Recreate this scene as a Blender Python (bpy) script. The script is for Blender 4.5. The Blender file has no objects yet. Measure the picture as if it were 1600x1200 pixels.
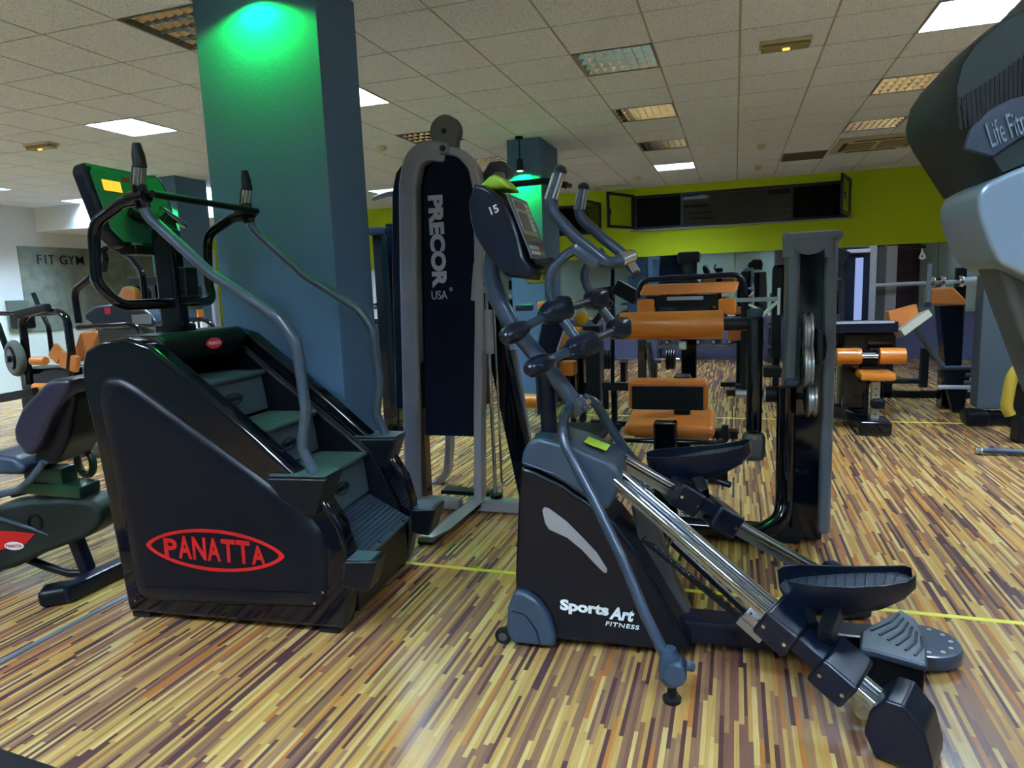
import bpy, bmesh, math, random
from mathutils import Vector, Matrix
import numpy as np
random.seed(7)
SC = bpy.context.scene
COL = SC.collection

# ------------------------------------------------------------------ camera, world, exposure
CAMZ = 1.5
FPX = 1068.1
YAW, PITCH, ROLL = 0.317257, 0.143754, -0.0382384
_f = Vector((-math.sin(YAW) * math.cos(PITCH), math.cos(YAW) * math.cos(PITCH), -math.sin(PITCH)))
_r0 = Vector((math.cos(YAW), math.sin(YAW), 0)); _u0 = _r0.cross(_f)
_r = _r0 * math.cos(ROLL) + _u0 * math.sin(ROLL)
_u = -_r0 * math.sin(ROLL) + _u0 * math.cos(ROLL)
cd = bpy.data.cameras.new('camera'); cam = bpy.data.objects.new('camera', cd); COL.objects.link(cam)
cd.sensor_width = 36.0; cd.lens = 36.0 * FPX / 1600.0; cd.clip_start = 0.02; cd.clip_end = 100
M3 = Matrix((_r, _u, -_f)).transposed()
cam.matrix_world = Matrix.Translation((0, 0, CAMZ)) @ M3.to_4x4()
SC.camera = cam
w = bpy.data.worlds.new('world'); SC.world = w; w.use_nodes = True
w.node_tree.nodes['Background'].inputs[0].default_value = (0.05, 0.06, 0.08, 1)
w.node_tree.nodes['Background'].inputs[1].default_value = 0.05
SC.view_settings.view_transform = 'Standard'; SC.view_settings.look = 'None'
SC.view_settings.exposure = 0.52; SC.view_settings.gamma = 1.0
SC.view_settings.use_curve_mapping = False
LAMP = 185.0     # strength of a lit ceiling fixture's diffuser

# ------------------------------------------------------------------ frames: photo measurement -> metres in a thing's own axes
CAM = Vector((0, 0, CAMZ))
class Frame:
    """u along the thing, v across it (away from the camera side), z up; origin on the floor"""
    def __init__(s, x, y, deg):
        t = math.radians(deg); s.deg = deg; s.t = t
        s.O = Vector((x, y, 0)); s.U = Vector((math.cos(t), math.sin(t), 0)); s.V = Vector((-math.sin(t), math.cos(t), 0))
    def ray(s, px, py): return _f * FPX + _r * (px - 800) - _u * (py - 600)
    def loc(s, P): d = P - s.O; return Vector((d.dot(s.U), d.dot(s.V), P.z))
    def hit(s, px, py, P0, n):
        d = s.ray(px, py); return s.loc(CAM + d * ((P0 - CAM).dot(n) / d.dot(n)))
    def v(s, px, py, v): return s.hit(px, py, s.O + s.V * v, s.V)
    def u(s, px, py, u): return s.hit(px, py, s.O + s.U * u, s.U)
    def z(s, px, py, z): return s.hit(px, py, Vector((0, 0, z)), Vector((0, 0, 1)))
    def vs(s, pts, v): return [s.v(a, b, v) for a, b in pts]

# ------------------------------------------------------------------ mesh kit
def V3(p): return Vector(p)
class B:
    def __init__(s): s.bm = bmesh.new()
    def _bev(s, verts, b, seg=3, ang=25):
        if b <= 0: return
        vs = set(verts); fs = {f for v in verts for f in v.link_faces}; bmesh.ops.recalc_face_normals(s.bm, faces=list(fs))
        es = [e for e in s.bm.edges if e.verts[0] in vs and e.verts[1] in vs and len(e.link_faces) == 2
              and e.calc_face_angle(0) > math.radians(ang)]
        if es: bmesh.ops.bevel(s.bm, geom=es, offset=b, segments=seg, profile=0.5, affect='EDGES', clamp_overlap=True)
    def box(s, c, size, b=0.0, rot=None, seg=2):
        """rot: 3x3 matrix or (axis, angle)"""
        c = V3(c); hx, hy, hz = size[0] / 2, size[1] / 2, size[2] / 2
        if isinstance(rot, tuple): rot = Matrix.Rotation(rot[1], 3, rot[0])
        vs = []
        for x in (-hx, hx):
            for y in (-hy, hy):
                for z in (-hz, hz):
                    p = V3((x, y, z)); p = rot @ p if rot is not None else p
                    vs.append(s.bm.verts.new(c + p))
        for q in ((0, 1, 3, 2), (4, 6, 7, 5), (0, 4, 5, 1), (2, 3, 7, 6), (0, 2, 6, 4), (1, 5, 7, 3)):
            s.bm.faces.new([vs[i] for i in q])
        s._bev(vs, b, seg); return s
    def bar(s, p0, p1, w, h, b=0.0, up=(0, 0, 1), seg=2):
        """rectangular bar from p0 to p1; w across, h along up"""
        p0, p1 = V3(p0), V3(p1); d = p1 - p0; L = d.length; d.normalize()
        up = V3(up)
        if abs(up.dot(d)) > .98: up = V3((1, 0, 0))
        a = up.cross(d).normalized(); c = d.cross(a).normalized()
        R = Matrix((d, a, c)).transposed()
        return s.box((p0 + p1) / 2, (L, w, h), b, R, seg)
    def prism(s, pts, ext, b=0.0, seg=3, ang=25):
        """outline (3-D points in order) pushed along ext"""
        ext = V3(ext); A = [s.bm.verts.new(V3(p)) for p in pts]; Z = [s.bm.verts.new(V3(p) + ext) for p in pts]
        n = len(pts)
        s.bm.faces.new(A); s.bm.faces.new(Z[::-1])
        for i in range(n): s.bm.faces.new((A[i], Z[i], Z[(i + 1) % n], A[(i + 1) % n]))
        s._bev(A + Z, b, seg, ang); return s
    def loft(s, rings, caps=True, closed=True):
        R = [[s.bm.verts.new(V3(p)) for p in r] for r in rings]; n = len(R[0])
        for a, c in zip(R, R[1:]):
            for i in range(n if closed else n - 1):
                s.bm.faces.new((a[i], a[(i + 1) % n], c[(i + 1) % n], c[i]))
        if caps and closed: s.bm.faces.new(R[0][::-1]); s.bm.faces.new(R[-1])
        return s
    def tube(s, pts, r, fil=0.0, n=12, caps=True, flat=1.0, up=None):
        """round tube through the points; corners filleted with radius fil; r number or list per original point"""
        pts = [V3(p) for p in pts]; rs = r if isinstance(r, (list, tuple)) else [r] * len(pts)
        P, Q = [pts[0]], [rs[0]]
        for i in range(1, len(pts) - 1):
            a, c, d = pts[i - 1], pts[i], pts[i + 1]
            e1, e2 = (a - c), (d - c); l1, l2 = e1.length, e2.length
            if l1 < 1e-6 or l2 < 1e-6: continue
            e1 /= l1; e2 /= l2; an = math.pi - e1.angle(e2)
            if fil <= 0 or an < .03: P.append(c); Q.append(rs[i]); continue
            t = min(fil * math.tan(an / 2), l1 * .48, l2 * .48)
            s0, s1 = c + e1 * t, c + e2 * t; k = max(3, int(an / .22))
            for j in range(k + 1):
                f = j / k; P.append((1 - f) ** 2 * s0 + 2 * f * (1 - f) * c + f * f * s1); Q.append(rs[i])
        P.append(pts[-1]); Q.append(rs[-1])
        m = len(P); T = []
        for i in range(m):
            d = (P[min(i + 1, m - 1)] - P[max(i - 1, 0)])
            T.append(d.normalized() if d.length > 1e-9 else V3((0, 0, 1)))
        nrm = V3(up) if up is not None else (V3((0, 0, 1)) if abs(T[0].z) < .9 else V3((1, 0, 0)))
        rings = []
        for i in range(m):
            nrm = (nrm - T[i] * nrm.dot(T[i]))
            if nrm.length < 1e-5: nrm = T[i].orthogonal()
            nrm.normalize(); bn = T[i].cross(nrm)
            rings.append([P[i] + (nrm * math.cos(a) * flat + bn * math.sin(a)) * Q[i] for a in [2 * math.pi * k / n for k in range(n)]])
        return s.loft(rings, caps)
    def cyl(s, p0, p1, r, r2=None, n=20, b=0.0):
        p0, p1 = V3(p0), V3(p1); d = (p1 - p0).normalized(); r2 = r if r2 is None else r2
        if b > 0:
            L = (p1 - p0).length; b = min(b, L * .45, r * .9)
            prof = [(0, r - b), (b * .3, r - b * .3), (b, r), (L - b, r2), (L - b * .3, r2 - b * .3), (L, r2 - b)]
        else: prof = [(0, r), ((p1 - p0).length, r2)]
        return s.lathe(p0, d, prof, n)
    def lathe(s, p0, d, prof, n=20):
        p0, d = V3(p0), V3(d).normalized(); a = d.orthogonal().normalized(); c = d.cross(a)
        return s.loft([[p0 + d * t + (a * math.cos(k * 2 * math.pi / n) + c * math.sin(k * 2 * math.pi / n)) * r for k in range(n)] for t, r in prof])
    def torus(s, c, axis, R, r, n=28, m=8):
        c, d = V3(c), V3(axis).normalized(); a = d.orthogonal().normalized(); e = d.cross(a)
        rings = []
        for i in range(n + 1):
            t = 2 * math.pi * i / n; o = a * math.cos(t) + e * math.sin(t)
            rings.append([c + o * (R + r * math.cos(k * 2 * math.pi / m)) + d * r * math.sin(k * 2 * math.pi / m) for k in range(m)])
        s.loft(rings, caps=False); bmesh.ops.remove_doubles(s.bm, verts=s.bm.verts, dist=1e-6); return s
    def done(s, name, mat, parent=None, label=None, sub=0, ang=38):
        bmesh.ops.recalc_face_normals(s.bm, faces=s.bm.faces)
        me = bpy.data.meshes.new(name); s.bm.to_mesh(me); s.bm.free()
        for p in me.polygons: p.use_smooth = True
        me.set_sharp_from_angle(angle=math.radians(ang))
        me.materials.append(mat)
        o = bpy.data.objects.new(name, me); COL.objects.link(o)
        if parent is not None: o.parent = parent
        if label: o['label'] = label
        if len(me.polygons) < 20000: wn = o.modifiers.new('wn', 'WEIGHTED_NORMAL'); wn.keep_sharp = True; wn.weight = 80
        if sub: m = o.modifiers.new('sub', 'SUBSURF'); m.levels = m.render_levels = sub
        return o
def tag(o, label, cat, group=None):
    o['label'] = label; o['category'] = cat
    if group: o['group'] = group
    return o
def thing(name, label, cat, fr=None, loc=None, rz=0.0, group=None):
    o = bpy.data.objects.new(name, None); COL.objects.link(o); o.empty_display_size = .1
    if fr is not None: o.location = fr.O; o.rotation_euler = (0, 0, fr.t)
    else: o.location = loc; o.rotation_euler = (0, 0, rz)
    return tag(o, label, cat, group)
def struct(name, b, mat, parent=None):
    o = b.done(name, mat, parent)
    if parent is None: o['kind'] = 'structure'
    return o
def copy_tree(root, loc, rz, label):
    def cp(o, par):
        c = o.copy(); COL.objects.link(c); c.parent = par
        for ch in [x for x in kids.get(o, [])]: cp(ch, c)
        return c
    kids = {}
    for o in COL.objects:
        if o.parent: kids.setdefault(o.parent, []).append(o)
    r = cp(root, None); r.location = loc; r.rotation_euler = (0, 0, rz); r['label'] = label
    return r
def text(body, O, X, Y, w, h, mat, name, parent, bold=0.0, depth=.002, shear=0.0, label=None, kern=1.0):
    """lettering: lower-left corner O, reading direction X, up direction Y, fitted to w x h metres"""
    cu = bpy.data.curves.new('lettering', 'FONT'); cu.body = body; cu.size = 1; cu.extrude = .02; cu.offset = bold
    cu.space_character = kern; cu.shear = shear
    cu.resolution_u = 4
    ob = bpy.data.objects.new('lettering', cu); COL.objects.link(ob)
    bpy.context.view_layer.update()
    me = bpy.data.meshes.new_from_object(ob.evaluated_get(bpy.context.evaluated_depsgraph_get()))
    bpy.data.objects.remove(ob); bpy.data.curves.remove(cu)
    me.name = name
    xs = [v.co.x for v in me.vertices]; ys = [v.co.y for v in me.vertices]
    x0, y0 = min(xs), min(ys); sx = w / (max(xs) - x0); sy = h / (max(ys) - y0)
    O, X, Y = V3(O), V3(X).normalized(), V3(Y).normalized(); N = X.cross(Y)
    for v in me.vertices: v.co = O + X * ((v.co.x - x0) * sx) + Y * ((v.co.y - y0) * sy) + N * (v.co.z / .02 * depth / 2)
    me.materials.clear(); me.materials.append(mat)
    o = bpy.data.objects.new(name, me); COL.objects.link(o); o.parent = parent
    if label: o['label'] = label
    return o

# ------------------------------------------------------------------ materials
def lin(c):
    c = c / 255.0
    return c / 12.92 if c <= .04045 else ((c + .055) / 1.055) ** 2.4
def rgb(r, g, b): return (lin(r), lin(g), lin(b), 1)
def M(name, col, rough=.5, metal=0.0, coat=0.0, bump=0.0, bscale=200, spec=.5, var=0.0):
    m = bpy.data.materials.new(name); m.use_nodes = True; nt = m.node_tree; p = nt.nodes['Principled BSDF']
    p.inputs['Base Color'].default_value = col; p.inputs['Roughness'].default_value = rough
    p.inputs['Metallic'].default_value = metal; p.inputs['Coat Weight'].default_value = coat
    p.inputs['Coat Roughness'].default_value = .08; p.inputs['Specular IOR Level'].default_value = spec
    tc = nt.nodes.new('ShaderNodeTexCoord')
    nz = nt.nodes.new('ShaderNodeTexNoise'); nz.inputs['Scale'].default_value = bscale; nt.links.new(tc.outputs['Object'], nz.inputs['Vector'])
    if bump > 0:
        bp = nt.nodes.new('ShaderNodeBump'); bp.inputs['Strength'].default_value = bump; bp.inputs['Distance'].default_value = .002
        nt.links.new(nz.outputs[0], bp.inputs['Height']); nt.links.new(bp.outputs[0], p.inputs['Normal'])
    if var > 0:
        n2 = nt.nodes.new('ShaderNodeTexNoise'); n2.inputs['Scale'].default_value = 6; n2.inputs['Detail'].default_value = 4
        nt.links.new(tc.outputs['Object'], n2.inputs['Vector'])
        mx = nt.nodes.new('ShaderNodeMix'); mx.data_type = 'RGBA'; mx.blend_type = 'MULTIPLY'
        mx.inputs[0].default_value = 1; mx.inputs[6].default_value = col
        rp = nt.nodes.new('ShaderNodeValToRGB'); rp.color_ramp.elements[0].position = .3; rp.color_ramp.elements[1].position = .7
        rp.color_ramp.elements[0].color = (1 - var, 1 - var, 1 - var, 1); rp.color_ramp.elements[1].color = (1, 1, 1, 1)
        nt.links.new(n2.outputs[0], rp.inputs[0]); nt.links.new(rp.outputs[0], mx.inputs[7]); nt.links.new(mx.outputs[2], p.inputs['Base Color'])
    return m
def Emit(name, col, s):
    m = bpy.data.materials.new(name); m.use_nodes = True; nt = m.node_tree; nt.nodes.clear()
    e = nt.nodes.new('ShaderNodeEmission'); e.inputs[0].default_value = col; e.inputs[1].default_value = s
    o = nt.nodes.new('ShaderNodeOutputMaterial'); nt.links.new(e.outputs[0], o.inputs[0]); return m
m_gloss = M('black_lacquer', (.0015, .0025, .006, 1), .08, 0, .1, spec=.4)
m_plate = M('black_grained_plastic', (.002, .0035, .009, 1), .30, 0, 0, .15, 900, spec=.26)
m_blackp = M('black_plastic', (.0025, .004, .007, 1), .36, spec=.25)
m_rubber = M('black_rubber', (.005, .005, .006, 1), .65, spec=.25)
m_navy = M('dark_navy_plastic', (.003, .006, .017, 1), .28, 0, .05, spec=.3)
m_slate = M('slate_plastic', (.024, .044, .078, 1), .36, 0, .1, .1, 900)
m_slate2 = M('slate_painted_tube', (.028, .046, .080, 1), .28, .2, .25)
m_rail = M('grey_powder_coated_tube', (.045, .070, .105, 1), .34, .2, .2)
m_step = M('dark_teal_step_rubber', (.045, .075, .095, 1), .55, 0, 0, .5, 600)
m_steel = M('polished_steel', (.55, .58, .62, 1), .14, 1.0)
m_chrome = M('chrome', (.50, .55, .62, 1), .07, 1.0)
m_brushed = M('brushed_aluminium', (.42, .45, .50, 1), .32, .9)
m_silver = M('silver_painted_frame', (.30, .30, .335, 1), .36, .25, .2)
m_dgrey = M('dark_grey_metal', (.07, .075, .085, 1), .4, .3)
m_shell = M('blue_grey_shell_paint', (.10, .12, .15, 1), .34, .3, .1)
m_fabric = M('dark_blue_fabric', (.002, .004, .014, 1), .85, 0, 0, .8, 500, .15)
m_cream = M('cream_painted_metal', rgb(170, 165, 150), .4)
m_orange = M('orange_brown_leather', rgb(205, 118, 36), .38, 0, .1, .12, 350, .5, .10)
m_orange2 = M('tan_leather', rgb(190, 112, 50), .4, 0, .1, .12, 350, .5, .1)
m_yellow = M('ochre_leather', rgb(168, 140, 46), .45, 0, 0, .1, 350)
m_red = M('red_paint', rgb(190, 14, 22), .4)
m_pink = M('bright_red_badge', rgb(225, 40, 70), .4)
m_white = M('white_print', (.75, .77, .8, 1), .5)
m_print = M('light_grey_print', (.42, .45, .52, 1), .4, .2)
m_lime = M('lime_plastic', rgb(150, 190, 40), .4)
m_limepaper = M('lime_paper', rgb(165, 195, 50), .6)
m_greenlit = M('green_lit_plastic', (.006, .035, .016, 1), .35)  # green light falling on dark plastic, put into the base colour
m_screen = M('grey_display_glass', (.05, .045, .06, 1), .12, 0, .3)
m_paperred = M('red_paper', rgb(215, 35, 30), .6)
m_bluegrey = M('light_blue_grey_shell', (.20, .27, .36, 1), .3, .3, .3)
m_dolive = M('dark_green_grey_plastic', (.010, .016, .014, 1), .5, spec=.25)
m_weight = M('iron_plate', (.02, .022, .026, 1), .4, .6)
m_beige = M('cream_plastic', rgb(196, 184, 150), .5)
m_orangedisp = Emit('amber_display', (1, .42, .03, 1), 1.2)
m_amberlamp = Emit('amber_lamp', (1, .45, .08, 1), 2.0)
# ================================================================== THE ROOM
CEIL = 3.18; X0, X1, Y0, Y1 = -11.9, 6.6, -3.2, 13.1
GX, GY, GS = .02, 5.285, .6       # ceiling grid origin and module
def floor_mat():
    m = bpy.data.materials.new('strip_laminate'); m.use_nodes = True; nt = m.node_tree; N = nt.nodes.new; L = nt.links.new
    p = nt.nodes['Principled BSDF']; tc = N('ShaderNodeTexCoord'); sp = N('ShaderNodeSeparateXYZ'); L(tc.outputs['Object'], sp.inputs[0])
    def math_(op, a, b=None):
        n = N('ShaderNodeMath'); n.operation = op
        for i, x in enumerate((a, b)):
            if x is None: continue
            if isinstance(x, (int, float)): n.inputs[i].default_value = x
            else: L(x, n.inputs[i])
        return n.outputs[0]
    xs = math_('MULTIPLY', sp.outputs[0], 66.0)
    vo = N('ShaderNodeTexVoronoi'); vo.voronoi_dimensions = '1D'; vo.feature = 'F1'; vo.inputs['Scale'].default_value = 1; vo.inputs['Randomness'].default_value = .45
    L(xs, vo.inputs['W']); sc = N('ShaderNodeSeparateColor'); L(vo.outputs['Color'], sc.inputs[0])
    off = math_('MULTIPLY', sc.outputs[0], 37.0); inv = math_('ADD', math_('MULTIPLY', sc.outputs[1], 1.9), 1.7)
    cy = math_('FLOOR', math_('ADD', math_('MULTIPLY', sp.outputs[1], inv), off))
    cb = N('ShaderNodeCombineXYZ'); L(math_('MULTIPLY', sc.outputs[2], 91.0), cb.inputs[0]); L(cy, cb.inputs[1])
    wn = N('ShaderNodeTexWhiteNoise'); wn.noise_dimensions = '2D'; L(cb.outputs[0], wn.inputs['Vector'])
    rp = N('ShaderNodeValToRGB'); rp.color_ramp.interpolation = 'CONSTANT'
    cols = [(0, (180, 144, 86)), (.19, (146, 110, 78)), (.32, (194, 164, 106)), (.44, (130, 94, 72)), (.58, (174, 132, 74)), (.72, (114, 78, 66)), (.83, (80, 52, 54)), (.94, (168, 106, 54))]
    el = rp.color_ramp.elements
    while len(el) < len(cols): el.new(.5)
    for e, (q, c) in zip(el, cols): e.position = q; e.color = rgb(*c)
    L(wn.outputs['Value'], rp.inputs[0])
    nz = N('ShaderNodeTexNoise'); nz.inputs['Scale'].default_value = 1; nz.inputs['Detail'].default_value = 5
    mp = N('ShaderNodeMapping'); mp.inputs['Scale'].default_value = (180, 7, 1); L(tc.outputs['Object'], mp.inputs[0]); L(mp.outputs[0], nz.inputs['Vector'])
    mx = N('ShaderNodeMix'); mx.data_type = 'RGBA'; mx.blend_type = 'MULTIPLY'; mx.inputs[0].default_value = .45
    gr = N('ShaderNodeValToRGB'); gr.color_ramp.elements[0].position = .3; gr.color_ramp.elements[0].color = (.55, .5, .48, 1); gr.color_ramp.elements[1].position = .65
    L(nz.outputs[0], gr.inputs[0]); L(rp.outputs[0], mx.inputs[6]); L(gr.outputs[0], mx.inputs[7]); L(mx.outputs[2], p.inputs['Base Color'])
    # thin dark seam between laminate boards, 20 cm wide
    p.inputs['Roughness'].default_value = .27; p.inputs['Specular IOR Level'].default_value = .5
    return m
def ceil_mat():
    m = M('mineral_fibre_tile', rgb(233, 241, 255), .9, 0, 0, .5, 260, .1)
    nt = m.node_tree; N = nt.nodes.new; L = nt.links.new; p = nt.nodes['Principled BSDF']
    tc = N('ShaderNodeTexCoord'); vo = N('ShaderNodeTexNoise'); vo.inputs['Scale'].default_value = 130; vo.inputs['Detail'].default_value = 2; L(tc.outputs['Object'], vo.inputs['Vector'])
    rp = N('ShaderNodeValToRGB'); e = rp.color_ramp.elements; e[0].position = .34; e[0].color = rgb(182, 188, 200); e[1].position = .46; e[1].color = rgb(233, 241, 255)
    L(vo.outputs[0], rp.inputs[0]); L(rp.outputs[0], p.inputs['Base Color']); return m
m_floor, m_tile = floor_mat(), ceil_mat()
m_tbar = M('grid_bar_paint', rgb(168, 158, 140), .5)
m_greenwall = M('lime_wall_paint', rgb(186, 212, 34), .75, 0, 0, .3, 60, .2)
m_whitewall = M('white_wall_paint', rgb(222, 228, 232), .8, 0, 0, .2, 60, .2)
m_plinth = M('slate_blue_wall_paint', rgb(84, 88, 122), .6, 0, 0, .15, 60, .3)
m_backwall = M('grey_green_wall_paint', rgb(120, 138, 128), .8)
m_maroon = M('dark_maroon_wall_paint', rgb(44, 22, 30), .7)
m_column = M('slate_column_paint', rgb(84, 116, 152), .6, 0, 0, 1.0, 70, .3)
m_wframe = M('navy_window_frame', rgb(22, 26, 48), .35)
m_mirror = M('wall_mirror', (.50, .52, .56, 1), .02, 1.0)
m_night = M('night_outside', (.002, .002, .003, 1), .9)
m_concrete = M('concrete_look_panel', rgb(132, 142, 134), .7, 0, 0, .2, 30, .3, .35)
m_tape = M('yellow_floor_tape', rgb(196, 186, 40), .5)
def panes_glass():
    m = bpy.data.materials.new('window_glass'); m.use_nodes = True; nt = m.node_tree; p = nt.nodes['Principled BSDF']
    p.inputs['Base Color'].default_value = (.9, .95, .92, 1); p.inputs['Roughness'].default_value = .03
    p.inputs['Transmission Weight'].default_value = 1; p.inputs['IOR'].default_value = 1.45; return m
m_glass = panes_glass()

b = B(); b.box(((X0 + X1) / 2, (Y0 + Y1) / 2, -.05), (X1 - X0 + .4, Y1 - Y0 + .4, .1)); struct('floor', b, m_floor)
# far wall: slate plinth, mirror, lime band with a strip of windows cut out
WX0, WX1, WZ0, WZ1 = -1.80, 1.84, 2.42, 3.04
PX0, PX1, PZ0, PZ1 = -3.35, -2.42, 2.42, 2.96      # the smaller opening to its left
b = B()
def wallbit(b, x0, x1, z0, z1): b.box(((x0 + x1) / 2, Y1 + .1, (z0 + z1) / 2), (x1 - x0, .2, z1 - z0))
wallbit(b, X0, X1, 1.93, 2.42); wallbit(b, X0, PX0, 2.42, CEIL + .02); wallbit(b, PX1, WX0, 2.42, CEIL + .02); wallbit(b, WX1, X1, 2.42, CEIL + .02)
wallbit(b, WX0, WX1, WZ1, CEIL + .02); wallbit(b, PX0, PX1, PZ1, CEIL + .02)
b.box(((X0 + X1) / 2, Y1 + .15, .97), (X1 - X0, .1, 1.94))
struct('wall_back', b, m_greenwall)
b = B(); b.box(((X0 + X1) / 2, Y1 + .02, .39), (X1 - X0, .16, .78), .006); struct('trim_1', b, m_plinth)
b = B()
for i in range(9):
    x = -8.0 + i * 1.6
    b.box((x + .8, Y1 + .06, 1.355), (1.592, .08, 1.145))
o = b.done('wall_mirror', m_mirror); tag(o, 'long strip of wall mirrors under the lime green band on the far wall', 'mirror')
# windows
def window(n, x0, x1, z0, z1, mulls):
    b = B(); t = .045
    b.box(((x0 + x1) / 2, Y1 + .06, z0 + t / 2), (x1 - x0, .08, t), .004); b.box(((x0 + x1) / 2, Y1 + .06, z1 - t / 2), (x1 - x0, .08, t), .004)
    for x in [x0 + t / 2, x1 - t / 2] + mulls: b.box((x, Y1 + .055, (z0 + z1) / 2), (t, .085, z1 - z0), .004)
    f = struct('window_%d' % n, b, m_wframe)
    b = B(); b.box(((x0 + x1) / 2, Y1 + .42, (z0 + z1) / 2), (x1 - x0 + .3, .02, z1 - z0 + .3)); b.box(((x0 + x1) / 2, Y1 + .3, z0 - .06), (x1 - x0, .25, .1))
    for x in (x0 - .16, x1 + .16): b.box((x, Y1 + .3, (z0 + z1) / 2), (.02, .25, z1 - z0 + .3))
    b.box(((x0 + x1) / 2, Y1 + .3, z1 + .16), (x1 - x0, .25, .02))
    b.done('dark_shaft', m_night, f); return f
W1 = window(1, WX0, WX1, WZ0, WZ1, [-.93, .93]); W2 = window(2, PX0, PX1, PZ0, PZ1, [])
b = B(); b.box((0, Y1 + .05, (WZ0 + WZ1) / 2), (1.82, .012, WZ1 - WZ0 - .08)); b.done('fixed_pane', m_glass, W1)
b = B(); b.box(((WX0 + WX1) / 2, Y1 - .03, WZ0 - .014), (WX1 - WX0 + .1, .1, .028), .004); b.done('window_sill', M('pale_stone_sill', rgb(150, 150, 150), .6), W1)
b = B(); b.box(((PX0 + PX1) / 2, Y1 - .03, PZ0 - .014), (PX1 - PX0 + .1, .1, .028), .004); b.done('window_sill', m_wframe, W2)
def sash(hx, z0, z1, wd, ang, side, par):
    """sash swung into the room about a vertical hinge at x=hx"""
    d = V3((math.cos(ang) * side, -math.sin(ang), 0)); H = V3((hx, Y1 - .01, 0)); t = .05
    b = B()
    for z in (z0 + t / 2, z1 - t / 2): b.bar(H + V3((0, 0, z)), H + d * wd + V3((0, 0, z)), .04, t, .004)
    for q in (t / 2, wd - t / 2): b.bar(H + d * q + V3((0, 0, z0)), H + d * q + V3((0, 0, z1)), .04, t, .004, up=d)
    s = b.done('open_sash', m_wframe, par)
    b = B(); b.bar(H + d * t + V3((0, 0, (z0 + z1) / 2)), H + d * (wd - t) + V3((0, 0, (z0 + z1) / 2)), .006, z1 - z0 - 2 * t); b.done('pane', m_glass, s)
    b = B(); q = H + d * (wd - .025) + V3((0, 0, (z0 + z1) / 2)); n = V3((-d.y, d.x, 0)) * (-side)
    b.bar(q, q + n * .05, .02, .02, .003); b.bar(q + n * .05 + V3((0, 0, .02)), q + n * .05 - V3((0, 0, .09)), .018, .02, .004, up=d); b.done('handle', m_wframe, s)
sash(WX0, WZ0 + .02, WZ1 + .02, .86, math.radians(66), -1, W1)
sash(WX1, WZ0 + .02, WZ1 + .02, .86, math.radians(74), -1, W1)
sash(PX1, PZ0 + .02, PZ1, .80, math.radians(80), -1, W2)
# side and rear walls
b = B(); b.box((X0 - .1, (Y0 + Y1) / 2, CEIL / 2), (.2, Y1 - Y0 + .4, CEIL + .04)); struct('wall_left', b, m_whitewall)
b = B(); b.box((X1 + .1, (Y0 + Y1) / 2, CEIL / 2), (.2, Y1 - Y0 + .4, CEIL + .04)); struct('wall_right', b, m_backwall)
b = B(); b.box(((X0 + 1.5) / 2, Y0 - .1, CEIL / 2), (1.5 - X0 + .0, .2, CEIL + .04)); struct('wall_front', b, m_backwall)
b = B(); b.box(((1.5 + X1) / 2 + .1, Y0 - .1, CEIL / 2), (X1 - 1.5 + .2, .2, CEIL + .04)); struct('wall_front_right', b, m_maroon)
# white bulkhead across the far left corner
b = B(); b.box((-9.0, 9.3 + .6, (2.76 + CEIL) / 2), (5.8, 1.2, CEIL - 2.76), .006); struct('trim_2', b, m_whitewall)
# ceiling tiles and grid
lat_x = [-10.48 + 2.4 * i for i in range(8)]; lat_y = [5.585 + 1.8 * i for i in range(-4, 4)]
LIT = {(-5.68, 5.585), (-10.48, 9.185), (1.52, 5.585), (-.88, 10.985), (-3.28, 5.585), (-5.68, 10.985),
       (1.52, .185), (-.88, -1.615), (3.92, 1.985), (-3.28, .185), (-5.68, .185), (3.92, 5.585), (-8.08, 3.785), (-8.08, -1.615), (3.92, -1.615), (3.92, 9.185), (-8.08, 9.185), (6.32, 1.985), (-10.48, 7.385), (-10.48, 5.585), (-10.48, 3.785), (-.88, .185), (1.52, -1.615)}  # leftmost lights short of the bulkhead are unseen, added to brighten the left wall
ONLY = {(-3.28, 3.785), (-.88, 5.585), (-.88, 7.385), (-.88, 9.185), (1.52, 7.385), (1.52, 9.185), (-3.28, 7.385), (-3.28, 9.185), (-3.28, 10.985)}
fix = {}
for x in lat_x:
    for y in lat_y:
        k = (round(x, 3), round(y, 3))
        if k in LIT or k in ONLY: fix[k] = k in LIT
holes = set((round((x - .3 - GX) / GS), round((y - .3 - GY) / GS)) for x, y in fix)
b = B()
i0, i1 = math.floor((X0 - GX) / GS), math.ceil((X1 - GX) / GS); j0, j1 = math.floor((Y0 - GY) / GS), math.ceil((12.6 - GY) / GS)
for i in range(i0, i1):
    for j in range(j0, j1):
        if (i, j) in holes: continue
        xa, ya = GX + i * GS + .008, GY + j * GS + .008
        q = [(xa, ya), (xa, ya + GS - .016), (xa + GS - .016, ya + GS - .016), (xa + GS - .016, ya)]
        lo = [b.bm.verts.new((a, c, CEIL)) for a, c in q]; hi = [b.bm.verts.new((a, c, CEIL + .012)) for a, c in q]
        b.bm.faces.new(lo)
        for k in range(4): b.bm.faces.new((lo[k], lo[(k + 1) % 4], hi[(k + 1) % 4], hi[k]))
yb = GY + j1 * GS
b.box(((X0 + X1) / 2, (yb + Y1) / 2, CEIL + .01), (X1 - X0, Y1 - yb, .02))
ceil_o = struct('ceiling', b, m_tile)
b = B()
for i in range(i0, i1 + 1): b.box((GX + i * GS, (Y0 + yb) / 2, CEIL + .012), (.024, yb - Y0, .018))
for j in range(j0, j1 + 1): b.box(((X0 + X1) / 2, GY + j * GS, CEIL + .0145), (X1 - X0, .016, .013))
b.done('grid_bars', m_tbar, ceil_o)
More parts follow.
